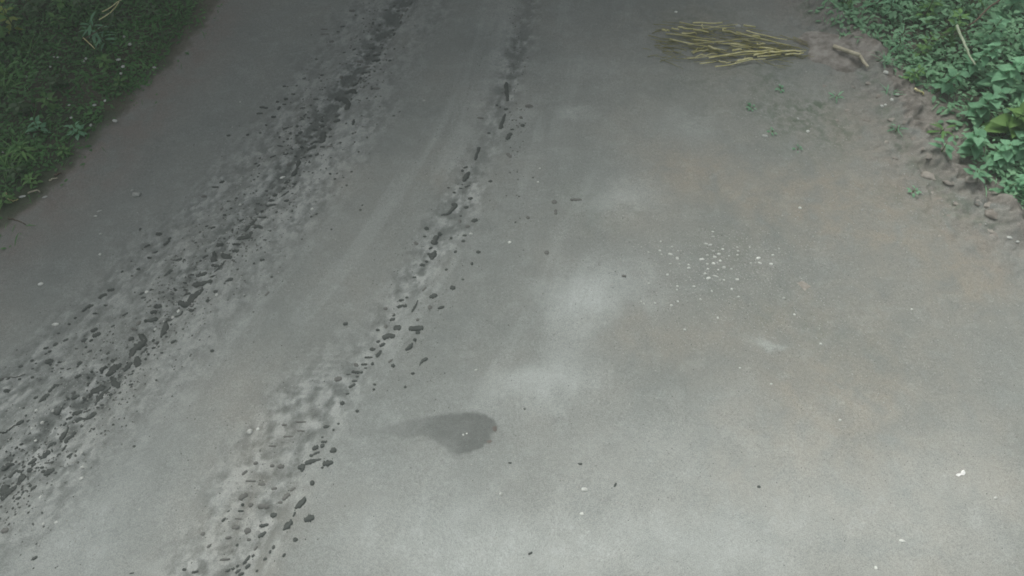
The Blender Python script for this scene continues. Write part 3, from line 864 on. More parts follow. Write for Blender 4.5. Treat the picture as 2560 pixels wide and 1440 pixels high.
for x, y, w, h in PATCH:
    u, v = 1560 + x / 4.8, 560 + y / 4.8
    if w >= 60:
        lab = "largest oblong pale pebbles in the gravel patch right of the centre"
    else:
        lab = (("small" if w < 36 else "middle sized") + " pale pebble in the " + ("upper" if y < 300 else ("middle" if y < 600 else "lower")) + " " +
               ("left" if x < 700 else ("central" if x < 1250 else "right")) + " part of the gravel patch")
    if (x, y) == (1612, 408):
        lab = "bright oval white pebble on the right edge of the gravel patch"
    elif (x, y) == (935, 425):
        lab = "long tilted pale pebble in the middle of the gravel patch"
    elif (x, y) == (1015, 650):
        lab = "plump pale pebble at the lower end of the gravel cluster"
    elif (x, y) == (1100, 628):
        lab = "flat elongated pale pebble touching the plump one below the cluster"
    elif w >= 60:
        lab = "wide flat pale pebble among the loose gravel right of the centre"
    pebble(u, v, w / 4.8 * 0.92, h / 4.8 * 0.92, random.uniform(-25, 25), lab, "pale pebbles in the gravel patch")

SOLO = [
 (252,585,8,7,"tiny white pebble on the grey road near the left verge"),(250,636,8,7,"tiny white pebble just below another near the left verge"),
 (600,255,5,5,"lone speck of white stone left of the far wheel track"),(1060,252,7,6,"tiny white stone on smooth ground between the far tracks"),
 (780,523,9,8,"round white pebble on the pale strip between the tracks"),(1274,606,10,8,"round white pebble right of the right track, middle of the view"),
 (1350,421,6,5,"tiny pale pebble right of the far end of the right track"),(625,1079,15,14,"rounded white pebble left of the right track, larger of a pair"),
 (645,1073,9,10,"rounded white pebble left of the right track, smaller of a pair"),(1252,1235,9,9,"small bright white pebble below the damp patch"),
 (1158,1087,7,6,"white crumb lying on the dark damp patch, left one"),(1167,1084,6,5,"white crumb lying on the dark damp patch, right one"),
 (1462,1224,18,12,"wide pale pebble in the near gravel right of the damp patch"),(1455,1285,12,9,"pale pebble in the near gravel, lower one"),
 (1190,925,8,7,"tiny pale pebble above the damp patch"),(2052,860,7,7,"tiny white pebble right of the pale smudge on the dusty ground"),
 (1928,960,7,6,"tiny white pebble on dusty ground below the pale smudge"),(1850,920,6,6,"speck of white stone on dusty ground below the gravel patch"),
 (2190,1420,9,9,"small white pebble at the lower right edge of the view"),(2255,1352,16,9,"flat pale pebble on the dusty ground at lower right"),
 (2489,1245,11,7,"flat pale pebble beneath the white crumpled scrap"),(2214,182,14,12,"bright round white pebble beside the right weeds"),
 (2205,265,10,9,"first and lowest pale pebble of a slanting row by the right weeds"),(2217,257,9,8,"second pale pebble of the slanting row by the right weeds"),
 (2230,249,9,10,"third pale pebble of the slanting row by the right weeds"),(2246,233,13,10,"topmost pinkish pale pebble of the slanting row by the right weeds"),
 (1913,340,17,9,"flat pale pebble on the mossy patch below the straw"),(2020,328,10,8,"small pinkish pale pebble right of the mossy patch"),
 (1995,297,7,9,"narrow pale pebble standing in the mossy patch"),(2532,588,18,9,"oblong white pebble at the foot of the right bank"),
 (2556,594,14,9,"white pebble at the right edge of the view under the bank"),(2000,520,9,7,"small pale pebble on tan ground below the mossy patch"),
 (490,1224,8,6,"tiny pale pebble on bare ground at lower left"),(349,1274,8,7,"small white pebble above the lower left corner"),
 (542,737,8,9,"white pebble against a dark clod right of the left track"),(367,730,10,9,"white pebble between two dark clods in the left track"),
 (446,778,9,10,"white pebble in the bend of a dark clod in the left track"),(432,794,9,9,"white pebble just under the bent dark clod in the left track"),
 (411,803,7,7,"small white pebble above the darkest clod of the left track"),(388,823,6,9,"narrow white pebble in the left track, middle of the view"),
 (380,710,7,8,"white speck above the paired clods of the left track"),(102,710,14,9,"pale oval stone on the road left of the left track"),
 (139,811,18,9,"pale tilted stone left of the row of oval clods"),(91,1026,9,8,"white pebble in the churned mud at left, left one"),
 (132,1027,9,9,"white pebble in the churned mud at left, right one"),(79,1071,7,7,"small white pebble low in the churned mud at left"),
 (106,1057,11,10,"pale lump of stone in the churned mud at left"),(90,1102,8,7,"white pebble above the broad dark clods at lower left"),
 (205,1132,8,8,"white pebble on the right shoulder of the left track"),(205,1169,13,10,"pale stone on the right shoulder of the left track, upper one"),
 (204,1196,12,10,"pale stone on the right shoulder of the left track, lower one"),(141,1306,10,9,"pale stone chip above the lower left corner"),
 (109,1310,9,9,"pale stone chip left of another above the lower left corner"),(102,1243,9,9,"pale stone chip below the broad clods at lower left"),
 (600,512,8,7,"pale stone beside the left track in the far middle"),(706,444,16,8,"pale stone at the head of a stretched clod in the left track"),
 (1177,585,10,9,"pale stone among the clods of the right track"),(1690,30,8,7,"tiny pale stone at the far edge of the view above the straw"),
 (1846,65,14,12,"pale bluish stone lying behind the straw"),(1446,1163,6,5,"tiny pale stone above the near gravel"),
 (1345,455,6,5,"tiny pale grain near the centre of the view"),(2280,774,9,7,"small pale stone on the dusty ground at right"),
 (2100,1050,8,7,"small pale stone at the middle right")]
for u, v, w, h, lab in SOLO:
    pebble(u, v, w, h, random.uniform(-20, 20), lab, "lone pebbles on the road")
VERGE_PEB = [(329,117,9,9),(315,98,7,8),(300,155,12,7),(312,173,9,9),(267,258,6,9),(140,149,6,5),(149,150,7,5),(131,173,6,6),(71,198,6,5),(213,160,8,9),(220,153,7,7),
             (307,190,8,7),(178,269,7,5),(241,269,10,7),(127,250,8,7),(232,319,6,9),(183,300,7,6),(292,308,16,8),(76,340,6,5),(45,390,7,5),(14,386,6,5),(118,498,12,5),(62,497,16,6),(390,175,10,6)]
for u, v, w, h in VERGE_PEB:
    o = pebble(u, v, w, h, random.uniform(-20, 20), "small pale stone chip lying among the low weeds of the left verge", "pale stone chips on the left verge")
    o.location.z += 0.03

# small grit in the gravel patches, too fine to count
gv, gf = [], []
octV = np.array([(1, 0, 0), (0, 1, 0), (-1, 0, 0), (0, -1, 0), (0, 0, 0.8), (0, 0, -0.8)])
octF = np.array([(0, 1, 4), (1, 2, 4), (2, 3, 4), (3, 0, 4), (1, 0, 5), (2, 1, 5), (3, 2, 5), (0, 3, 5)])
def scatter_grit(name, spots, mtl, label, cat, seed):
    r = np.random.default_rng(seed)
    Vs, Fs, k = [], [], 0
    for (u, v, rx, ry, n, smin, smax) in spots:
        cx, cy = flat(u, v)
        for _ in range(n):
            x = cx + r.normal() * rx; y = cy + r.normal() * ry
            s = r.uniform(smin, smax)
            a = r.uniform(0, 6.28)
            R = np.array([[math.cos(a), -math.sin(a), 0], [math.sin(a), math.cos(a), 0], [0, 0, 1]])
            P = (octV * (s, s * r.uniform(0.6, 1), s * 0.7)) @ R.T
            P[:, :2] += (x, y)
            Vs.append(P); Fs.append(octF + k); k += 6
    V = np.concatenate(Vs); F = np.concatenate(Fs)
    hz = height(V[::6, 0], V[::6, 1])
    V[:, 2] += np.repeat(hz, 6)
    link(name, np_mesh(name, V, F, False), mtl, kind="stuff", label=label, category=cat)

M_GRIT = simple_material("pale_grit", (0.30, 0.315, 0.30), (0.44, 0.45, 0.43), 60, 0.9, 0.2, 0.0)
M_GRITD = simple_material("dark_grit", (0.09, 0.10, 0.095), (0.15, 0.16, 0.15), 60, 0.9, 0.2, 0.0)
scatter_grit("loose_grit", [(1780, 660, 0.42, 0.25, 700, .003, .009), (1850, 650, 0.3, 0.2, 260, .004, .010), (1680, 780, 0.35, 0.2, 160, .003, .007), (1950, 760, 0.45, 0.2, 260, .003, .008),
                            (1440, 1250, 0.35, 0.25, 260, .002, .006), (2100, 860, 0.6, 0.3, 240, .003, .007), (1960, 290, 0.4, 0.35, 160, .004, .009),
                            (1500, 530, 0.3, 0.2, 60, .003, .007), (80, 1100, 0.25, 0.3, 300, .003, .009), (250, 980, 0.2, 0.35, 200, .003, .009),
                            (480, 700, 0.25, 0.35, 200, .003, .009), (700, 400, 0.25, 0.4, 160, .004, .010), (640, 1200, 0.25, 0.4, 220, .002, .006),
                            (2200, 1250, 1.0, 0.4, 300, .002, .005), (1800, 1000, 1.3, 0.8, 700, .002, .006), (2250, 850, 0.9, 0.4, 500, .003, .008), (2000, 1350, 1.2, 0.3, 300, .002, .006), (1200, 700, 1.0, 1.2, 300, .002, .006), (1500, 1250, 0.8, 0.3, 250, .002, .007), (2250, 480, 0.5, 0.3, 260, .004, .010), (150, 1330, 0.5, 0.15, 160, .003, .007)],
             M_GRIT, "fine pale grit scattered in loose patches over the road", "grit", 5)
scatter_grit("dark_grit", [(60, 1180, 0.15, 0.2, 260, .004, .012), (260, 960, 0.12, 0.2, 260, .004, .012), (430, 760, 0.12, 0.25, 260, .004, .012), (600, 580, 0.12, 0.3, 260, .004, .012), (770, 350, 0.12, 0.5, 300, .004, .014), (930, 130, 0.12, 0.8, 260, .005, .016), (1290, 200, 0.06, 1.0, 160, .004, .012), (1750, 700, 0.6, 0.35, 200, .002, .006), (640, 1200, 0.22, 0.4, 200, .002, .007), (200, 1000, 0.3, 0.5, 260, .003, .008),
                           (560, 600, 0.25, 0.6, 260, .003, .009), (1050, 700, 0.2, 0.6, 220, .003, .007), (2100, 1000, 1.3, 0.8, 700, .002, .005), (1300, 600, 1.2, 1.5, 300, .002, .005), (1200, 300, 0.3, 0.8, 120, .003, .007)],
             M_GRITD, "fine dark grit and crumbs over the wheel tracks", "grit", 6)

# soil lumps on the crumbling lip of the right bank
LUMPS = [(2346,417,60,38),(2377,452,34,24),(2420,455,40,28),(2450,495,44,30),(2483,500,60,34),(2490,528,50,40),(2395,508,26,20),(2355,535,22,14),(2375,540,20,14),
         (2325,392,34,30),(2520,560,50,26),(2230,300,26,18),(2262,305,20,14),(2290,345,24,20),(2310,372,22,18),(2450,560,30,20),(2475,575,34,20),(2420,600,26,14),
         (2260,470,18,12),(2300,500,20,12),(2215,355,18,12),(2240,395,22,14),(2330,480,24,16),(2350,590,18,10),(2200,240,26,20),(2175,205,24,16),(2130,215,34,20),
         (2060,215,28,16),(2120,275,22,14),(2165,300,24,14),(2150,345,20,12),(2090,300,18,12)]
LM = [rock_mesh("soil_lump", 1, 1, 0.4, 300 + k, 9, 6, 0.38) for k in range(5)]
for me in LM:
    me.materials.append(M_BROWNSTONE)
for k, (u, v, w, h) in enumerate(LUMPS):
    x, y, z = G(u, v)
    s = mpp(u, v)
    o = link("soil_lump", LM[k % 5], loc=(x, y, z - 0.08 * h * s))
    o.scale = (w * s * 0.4, h * s * 0.42, h * s * 0.32)
    o.rotation_euler = (0, 0, random.uniform(-0.4, 0.4))
    if k == 0:
        o["label"] = "largest pale soil lump, on the lip of the right bank beside weeds"
    elif w >= 40:
        o["label"] = ("broad" if w >= 50 else "large") + " brownish soil lump on the bank lip, " + ("upper" if v < 460 else ("middle" if v < 500 else "lower")) + (" left" if u < 2460 else " right") + " stretch"
    elif u > 2190:
        o["label"] = ("tiny" if w < 22 else "small") + " brownish soil lump at the bank foot, " + ("far" if v < 360 else ("middle" if v < 520 else "near")) + (" outer" if (u - 2200) < (v - 240) else " inner") + " part"
    else:
        o["label"] = "small brownish soil lump below the earth mound near the straw"
    o["category"] = "soil lump"
    o["group"] = "soil lumps along the right bank"

# ================================================================== DAMP PATCH
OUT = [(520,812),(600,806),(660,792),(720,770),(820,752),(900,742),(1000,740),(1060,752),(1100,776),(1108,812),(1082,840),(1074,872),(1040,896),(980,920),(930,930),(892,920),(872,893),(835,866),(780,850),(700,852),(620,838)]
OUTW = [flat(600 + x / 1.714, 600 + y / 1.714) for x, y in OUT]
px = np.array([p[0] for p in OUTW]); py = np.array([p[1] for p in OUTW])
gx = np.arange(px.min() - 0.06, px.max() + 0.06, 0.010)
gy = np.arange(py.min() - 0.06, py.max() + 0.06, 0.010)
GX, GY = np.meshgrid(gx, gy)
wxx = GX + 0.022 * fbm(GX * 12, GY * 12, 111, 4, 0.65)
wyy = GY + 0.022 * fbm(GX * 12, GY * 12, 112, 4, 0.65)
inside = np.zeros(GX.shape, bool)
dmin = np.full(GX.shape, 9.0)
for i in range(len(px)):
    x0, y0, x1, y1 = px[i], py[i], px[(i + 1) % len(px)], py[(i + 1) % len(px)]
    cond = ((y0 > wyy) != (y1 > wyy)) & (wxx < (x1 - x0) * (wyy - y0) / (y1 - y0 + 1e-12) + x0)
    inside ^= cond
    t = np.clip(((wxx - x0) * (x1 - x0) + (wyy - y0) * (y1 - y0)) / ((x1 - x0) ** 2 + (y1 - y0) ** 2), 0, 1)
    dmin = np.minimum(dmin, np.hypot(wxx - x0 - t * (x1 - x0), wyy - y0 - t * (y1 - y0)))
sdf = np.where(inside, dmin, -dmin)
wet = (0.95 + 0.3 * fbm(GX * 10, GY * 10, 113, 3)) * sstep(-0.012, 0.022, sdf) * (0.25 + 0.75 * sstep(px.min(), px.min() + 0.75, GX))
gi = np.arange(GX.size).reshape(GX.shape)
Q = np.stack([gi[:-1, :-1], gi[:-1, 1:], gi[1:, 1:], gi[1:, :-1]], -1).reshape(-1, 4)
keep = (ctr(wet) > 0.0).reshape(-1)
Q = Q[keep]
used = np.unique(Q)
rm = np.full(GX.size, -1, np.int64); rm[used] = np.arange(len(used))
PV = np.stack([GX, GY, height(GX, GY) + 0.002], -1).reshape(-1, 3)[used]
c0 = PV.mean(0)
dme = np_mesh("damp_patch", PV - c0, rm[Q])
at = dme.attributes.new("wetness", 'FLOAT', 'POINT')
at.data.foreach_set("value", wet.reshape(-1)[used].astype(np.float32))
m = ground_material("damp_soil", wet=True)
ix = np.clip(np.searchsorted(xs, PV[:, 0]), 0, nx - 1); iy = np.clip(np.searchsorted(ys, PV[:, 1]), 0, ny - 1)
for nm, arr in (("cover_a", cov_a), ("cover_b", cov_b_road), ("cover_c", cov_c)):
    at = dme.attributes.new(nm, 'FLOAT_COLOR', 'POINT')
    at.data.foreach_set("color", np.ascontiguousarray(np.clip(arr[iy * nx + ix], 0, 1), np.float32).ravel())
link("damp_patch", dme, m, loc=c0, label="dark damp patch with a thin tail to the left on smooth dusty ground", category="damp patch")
# ================================================================== SCRAPS, TWIGS, STALKS
def tube(pts, radii, sides=6):
    P = [np.array(p, float) for p in pts]
    V = []; F = []
    n = len(P)
    for i in range(n):
        t = P[min(i + 1, n - 1)] - P[max(i - 1, 0)]
        t /= np.linalg.norm(t) + 1e-9
        up = np.array((0, 0, 1.0)) if abs(t[2]) < 0.9 else np.array((1.0, 0, 0))
        a = np.cross(t, up); a /= np.linalg.norm(a)
        b = np.cross(a, t)
        for k in range(sides):
            th = 2 * math.pi * k / sides
            V.append(P[i] + radii[i] * (a * math.cos(th) + b * math.sin(th)))
    for i in range(n - 1):
        for k in range(sides):
            a0 = i * sides + k; b0 = i * sides + (k + 1) % sides
            F.append((a0, b0, b0 + sides, a0 + sides))
    F.append(tuple(range(sides))[::-1])
    F.append(tuple(range((n - 1) * sides, n * sides)))
    return V, F


def ground_tube(name, pix, rpx, mtl, label, cat, group=None, lift=0.0, taper=0.7, bend=0.006, straight=False):
    W = [G(u, v) for u, v in pix]
    pts = []
    for (a, b) in zip(W[:-1], W[1:]):
        for k in range(4):
            t = k / 4
            pts.append([a[d] * (1 - t) + b[d] * t for d in range(3)])
    pts.append(list(W[-1]))
    s = mpp(*pix[0])
    n = len(pts)
    for i, p in enumerate(pts):
        p[0] += random.uniform(-bend, bend); p[1] += random.uniform(-bend, bend)
        p[2] = float(height(np.array([p[0]]), np.array([p[1]]))[0]) + rpx * s * 0.8 + lift + random.uniform(0, bend)
    if straight:
        for i, p in enumerate(pts):
            p[2] = pts[0][2] * (1 - i / (n - 1)) + pts[-1][2] * i / (n - 1)
    rad = [rpx * s * (1 - (1 - taper) * i / (n - 1)) for i in range(n)]
    c = np.array(pts[0])
    V, F = tube([np.array(p) - c for p in pts], rad)
    return link(name, mesh(name, V, F), mtl, loc=tuple(c), label=label, category=cat, group=group)


# straw heap at the far right of the road; pixel ends read off the photograph
def sc(x, y):
    return 1600 + x / 5.333, y / 5.333
STR = [((690,340),(1090,345),2.0,"straight pale straw stalk on the far side of the heap"),
 ((480,410),(690,440),2.4,"pale greenish straw stalk at the left end of the heap"),((690,440),(900,470),2.3,"straw stalk leading on from the greenish one at the left"),
 ((540,470),(760,480),1.8,None),((1090,455),(1340,505),2.2,None),((1360,390),(1520,405),2.4,"short pale stalk lying apart behind the heap"),
 ((1110,605),(1580,665),2.0,"long pale straw stalk crossing the middle of the heap"),((1560,670),(1860,712),1.8,None),((690,715),(850,658),1.8,None),
 ((900,665),(1070,705),2.4,None),((1230,700),(1340,700),2.6,None),((1380,715),(1700,735),2.0,None),((1700,740),(2120,735),2.6,"thick yellow stalk at the right end of the heap"),
 ((1280,865),(1480,822),2.4,"pale tilted stalk on the near side of the heap"),((1030,850),(1190,875),1.6,None),((1500,775),(1720,735),2.6,None),((1490,530),(1580,538),2.2,None),
 ((820,350),(825,412),1.4,"short thin stalk standing across the far straight one"),((1080,450),(1135,400),2.2,None),((270,460),(380,462),2.0,"faint short stalk lying apart at far left of the heap"),
 ((2118,690),(2125,750),1.8,None),((1540,612),(1650,612),1.8,None),((700,740),(900,700),1.8,None),((720,790),(1000,760),1.5,None),((1350,560),(1600,590),1.6,None),
 ((1550,790),(1850,760),2.0,None),((1200,640),(1500,700),1.5,None),((780,880),(1010,860),1.4,None),((1400,790),(1200,900),1.4,None),((1900,775),(2160,760),1.8,None),
 ((400,405),(500,415),2.0,None),((950,610),(1150,600),1.3,None),((1750,700),(2050,720),1.5,None),
 ((380,560),(1150,690),1.6,None),((520,350),(1250,420),1.5,None),((620,640),(1500,560),1.5,None),((900,820),(1800,700),1.7,None),((1250,470),(2000,640),1.6,None),
 ((330,480),(1000,560),1.4,None),((1100,780),(2200,700),1.8,None),((700,560),(1450,640),1.4,None),((1000,920),(1650,820),1.4,None),((600,820),(1300,760),1.4,None),
 ((1400,440),(1950,560),1.4,None),((820,420),(1300,360),1.3,None)]
for (a, b, r, lab) in STR:
    ground_tube("straw_stalk", [sc(*a), sc(*b)], r, M_STRAW, lab or (("long" if abs(b[0] - a[0]) > 200 else "short") + " dry straw stalk, " + ("far" if a[1] < 480 else ("middle" if a[1] < 720 else "near")) +
                " side of the heap, " + ("left" if a[0] < 950 else ("middle" if a[0] < 1400 else "right")) + " part, " + ("rising to the right" if b[1] < a[1] - 8 else ("level" if b[1] < a[1] + 25 else "falling to the right"))), "straw stalk",
                "dry straw stalks in the heap", lift=random.uniform(0.01, 0.035), taper=0.75, bend=0.011)
# the fine litter under the stalks
LV, LF, k = [], [], 0
for _ in range(260):
    t = rng.random()
    u = 1660 + 330 * t + rng.normal() * 30
    v = 100 + 34 * t + rng.normal() * (30 - 12 * t)
    if v > 175 or v < 58:
        continue
    x, y = flat(u, v)
    a = rng.normal() * 0.35 - 0.12
    L = rng.uniform(0.05, 0.26); w = rng.uniform(0.0016, 0.004)
    z = float(height(np.array([x]), np.array([y]))[0]) + rng.uniform(0.004, 0.03)
    dx, dy = math.cos(a) * L / 2, math.sin(a) * L / 2
    V, F = tube([(x - dx, y - dy, z), (x, y, z + rng.uniform(0, 0.008)), (x + dx, y + dy, z + rng.uniform(-0.004, 0.004))], [w, w, w * 0.6], 4)
    LV += V; LF += [tuple(i + k for i in f) for f in F]; k += len(V)
link("straw_litter", mesh("straw_litter", LV, LF), M_STRAWL, kind="stuff", label="olive yellow straw litter matted under the dry stalks", category="straw litter")

ground_tube("wooden_stick", [(2072, 135), (2138, 158)], 4.2, M_WOOD, "longer pale wooden stick lying on the earth mound by the weeds", "stick", lift=0.08, taper=1.15, bend=0.0, straight=True)
ground_tube("wooden_stick", [(2142, 150), (2160, 156), (2172, 164)], 4.0, M_WOOD, "shorter pale stick just right of the longer wooden stick", "stick", lift=0.04, taper=0.8, bend=0.002, straight=True)
ground_tube("twig", [(73, 487), (96, 478), (104, 484)], 2.2, M_WOOD, "pale crooked twig at the edge of the left verge", "twig", lift=0.01)
ground_tube("twig", [(125, 454), (136, 450), (147, 447)], 1.8, M_WOOD, "short pale twig above the crooked one by the left verge", "twig", lift=0.008)
ground_tube("twig", [(22, 546), (45, 553), (68, 562)], 1.5, M_TWIG, "thin dark brown twig on soil at the left edge", "twig", lift=0.004)
ground_tube("twig", [(24, 488), (27, 503), (40, 507), (52, 504)], 1.6, M_STRAW, "curled straw coloured twig in the left grass edge", "twig", lift=0.02)
ground_tube("twig", [(140, 441), (148, 437), (158, 436)], 2.6, M_TWIG, "short reddish brown twig above the pale one at left", "twig", lift=0.006)
ground_tube("twig", [(2285, 226), (2298, 233), (2306, 240)], 2.6, M_STRAW, "short pale twig lying on soil under the right weeds", "twig", lift=0.01)
ground_tube("twig", [(66, 938), (40, 942), (-10, 948)], 1.2, M_MUD2, "thin muddy twig pressed in the road at the left edge", "twig", lift=0.0)
ground_tube("twig", [(0, 1082), (14, 1082), (26, 1072), (46, 1060)], 1.6, M_MUD, "dark thin twig curving through churned mud at left", "twig", lift=0.0)


def scrap(u, v, outline, thick, mtl, name, label, cat):
    x, y, z = G(u, v)
    s = mpp(u, v)
    n = len(outline)
    V = [(a * s, -b * s, 0.003 + 0.3 * thick * ((i * 7) % 3)) for i, (a, b) in enumerate(outline)]
    V += [(a * s * 0.96, -b * s * 0.96, thick + 0.5 * thick * ((i * 5) % 3)) for i, (a, b) in enumerate(outline)]
    V.append((0, 0, thick * 2.0))
    F = [(i, (i + 1) % n, (i + 1) % n + n, i + n) for i in range(n)]
    F += [(i + n, (i + 1) % n + n, 2 * n) for i in range(n)]
    F.append(tuple(range(n))[::-1])
    return link(name, mesh(name, V, F, False), mtl, loc=(x, y, z), label=label, category=cat)


scrap(2400, 1184, [(-13, 4), (-8, 0), (0, 0), (6, -7), (12, -9), (13, -1), (8, 5), (-1, 4), (-7, 8)], 0.004, M_WHITE, "paper_scrap", "white crumpled paper scrap on the dusty ground at lower right", "paper scrap")
scrap(343, 488, [(-9, 5), (-9, -4), (-6, -5), (8, -5), (9, -3), (9, 4), (6, 5)], 0.012, M_PEB, "stone_chip", "pale rectangular stone chip on grey road near the left verge", "stone chip")
scrap(331, 477, [(-4, 2), (-2, -2), (3, -3), (4, 0), (1, 3)], 0.005, M_PEB, "stone_chip", "tiny pale chip just above the rectangular one", "stone chip")
scrap(249, 528, [(-6, 3), (-2, -1), (5, -3), (6, 0), (0, 3)], 0.004, M_PEB, "stone_chip", "slender pale chip at left, upper of a stacked pair", "stone chip")
scrap(239, 541, [(-5, 0), (0, -2), (5, -1), (3, 2), (-3, 2)], 0.004, M_PEB, "stone_chip", "slender pale chip at left, lower of a stacked pair", "stone chip")
scrap(1236, 1072, [(-5, -5), (3, -7), (6, -5), (6, 4), (2, 8), (-4, 4)], 0.003, M_DRYLEAF, "dry_leaf", "reddish brown dry leaf at the right tip of the damp patch", "dry leaf")
scrap(1222, 1104, [(-7, 2), (-2, -3), (6, -4), (8, 0), (2, 4)], 0.002, M_DRYLEAF, "dry_leaf", "small dull brown leaf on the lower edge of the damp patch", "dry leaf")
scrap(2010, 715, [(-16, -8), (0, -14), (10, -4), (18, 2), (6, 8), (-2, 16), (-8, 4)], 0.003, M_BROWNSTONE, "dry_leaf", "dull tan lobed dry leaf right of the gravel patch", "dry leaf")

# low mound of dumped earth by the weeds at the far right
u0, v0 = 2100, 128
x0, y0, z0 = G(u0, v0)
na, nr = 40, 14
V = []
for k in range(nr + 1):
    q = k / nr
    for a in range(na):
        th = 2 * math.pi * a / na
        rr = (1 + 0.16 * math.sin(3 * th + 1) + 0.08 * math.sin(7 * th))
        V.append((0.40 * rr * q * math.cos(th), 0.26 * rr * q * math.sin(th) - 0.10 * q * math.cos(th), 0.0))
V = np.array(V)
q = np.repeat(np.arange(nr + 1) / nr, na)
gz = height(V[:, 0] + x0, V[:, 1] + y0)
V[:, 2] = gz - z0 + np.where(q > 0.99, -0.02, (1 - q * q) * 0.07 + (1 - q ** 4) * 0.035 * fbm((V[:, 0] + 5) * 9, V[:, 1] * 9, 130, 4, 0.65))
F = []
for k in range(nr):
    for a in range(na):
        b = (a + 1) % na
        F.append((k * na + a, (k + 1) * na + a, (k + 1) * na + b, k * na + b))
link("soil_mound", mesh("soil_mound", V, F), M_EARTH, loc=(x0, y0, z0), label="low grey brown mound of loose earth between straw heap and right weeds", category="soil mound")


# ================================================================== PLANTS
def leaf_mesh(name, kind):
    V = []; F = []
    if kind == 'ovate':
        prof = [(0, 0.03), (0.12, 0.17), (0.35, 0.27), (0.6, 0.24), (0.82, 0.12), (1.0, 0.0)]
    elif kind == 'heart':
        prof = [(-0.12, 0.20), (0.02, 0.36), (0.25, 0.45), (0.5, 0.37), (0.78, 0.17), (1.0, 0.0)]
    elif kind == 'lance':
        prof = [(0, 0.02), (0.15, 0.07), (0.4, 0.10), (0.7, 0.07), (0.9, 0.03), (1.0, 0.0)]
    else:
        prof = [(0, 0.03), (0.25, 0.035), (0.5, 0.03), (0.75, 0.02), (0.9, 0.012), (1.0, 0.0)]
    droop = {'ovate': 0.22, 'heart': 0.28, 'lance': 0.35, 'blade': 0.5}[kind]
    for t, w in prof:
        z = -droop * t * t
        cup = 0.25 * w
        xm = max(t, 0) if kind == 'heart' and t < 0 else t
        V += [(t, -w, z + cup), (xm, 0, z), (t, w, z + cup)]
    for i in range(len(prof) - 1):
        for j in (0, 1):
            a = i * 3 + j
            F.append((a, a + 3, a + 4, a + 1))
    return mesh(name, V, F)


LEAF = {}
for kind in ('ovate', 'heart', 'lance', 'blade'):
    for mk, mm in (('dark', L_DARK), ('mid', L_MID), ('right', L_RIGHT), ('bright', L_BRIGHT), ('yellow', L_YELLOW)):
        me = leaf_mesh("leaf", kind)
        me.materials.append(mm)
        LEAF[kind, mk] = me


def plant(name, u, v, hgt, n, leaf, mk, size, label, cat, group=None, spread=0.5, lean=0.0, stem_m=None):
    """a weed: a stem with side leaves that are each an object"""
    x, y, z = G(u, v)
    root = link(name, None, loc=(x, y, z - 0.01), label=label, category=cat, group=group)
    la = random.uniform(0, 6.28)
    top = (math.cos(la) * lean * hgt, math.sin(la) * lean * hgt, hgt)
    if leaf != 'blade':
        V, F = tube([(0, 0, -0.02), (top[0] * 0.4, top[1] * 0.4, hgt * 0.55), top], [0.006, 0.005, 0.002], 5)
        link("stem", mesh("stem", V, F), stem_m or M_STEM, parent=root)
    for i in range(n):
        t = (i + 0.6) / n
        az = i * 2.399 + random.uniform(-0.4, 0.4)
        o = link("leaf", LEAF[leaf, mk], parent=root)
        s = size * random.uniform(0.7, 1.15) * (1 - 0.25 * t)
        if leaf == 'blade':
            o.location = (random.uniform(-.03, .03), random.uniform(-.03, .03), 0)
            o.rotation_euler = (random.uniform(-.2, .2), -random.uniform(0.5, 1.25), az)
            o.scale = (s, s * 1.0, s)
        else:
            hz = hgt * (0.15 + 0.85 * t)
            o.location = (top[0] * t + math.cos(az) * 0.02, top[1] * t + math.sin(az) * 0.02, hz)
            o.rotation_euler = (random.uniform(-.35, .35), random.uniform(-0.35, 0.35) - 0.25 * t, az)
            o.scale = (s, s, s)
    return root


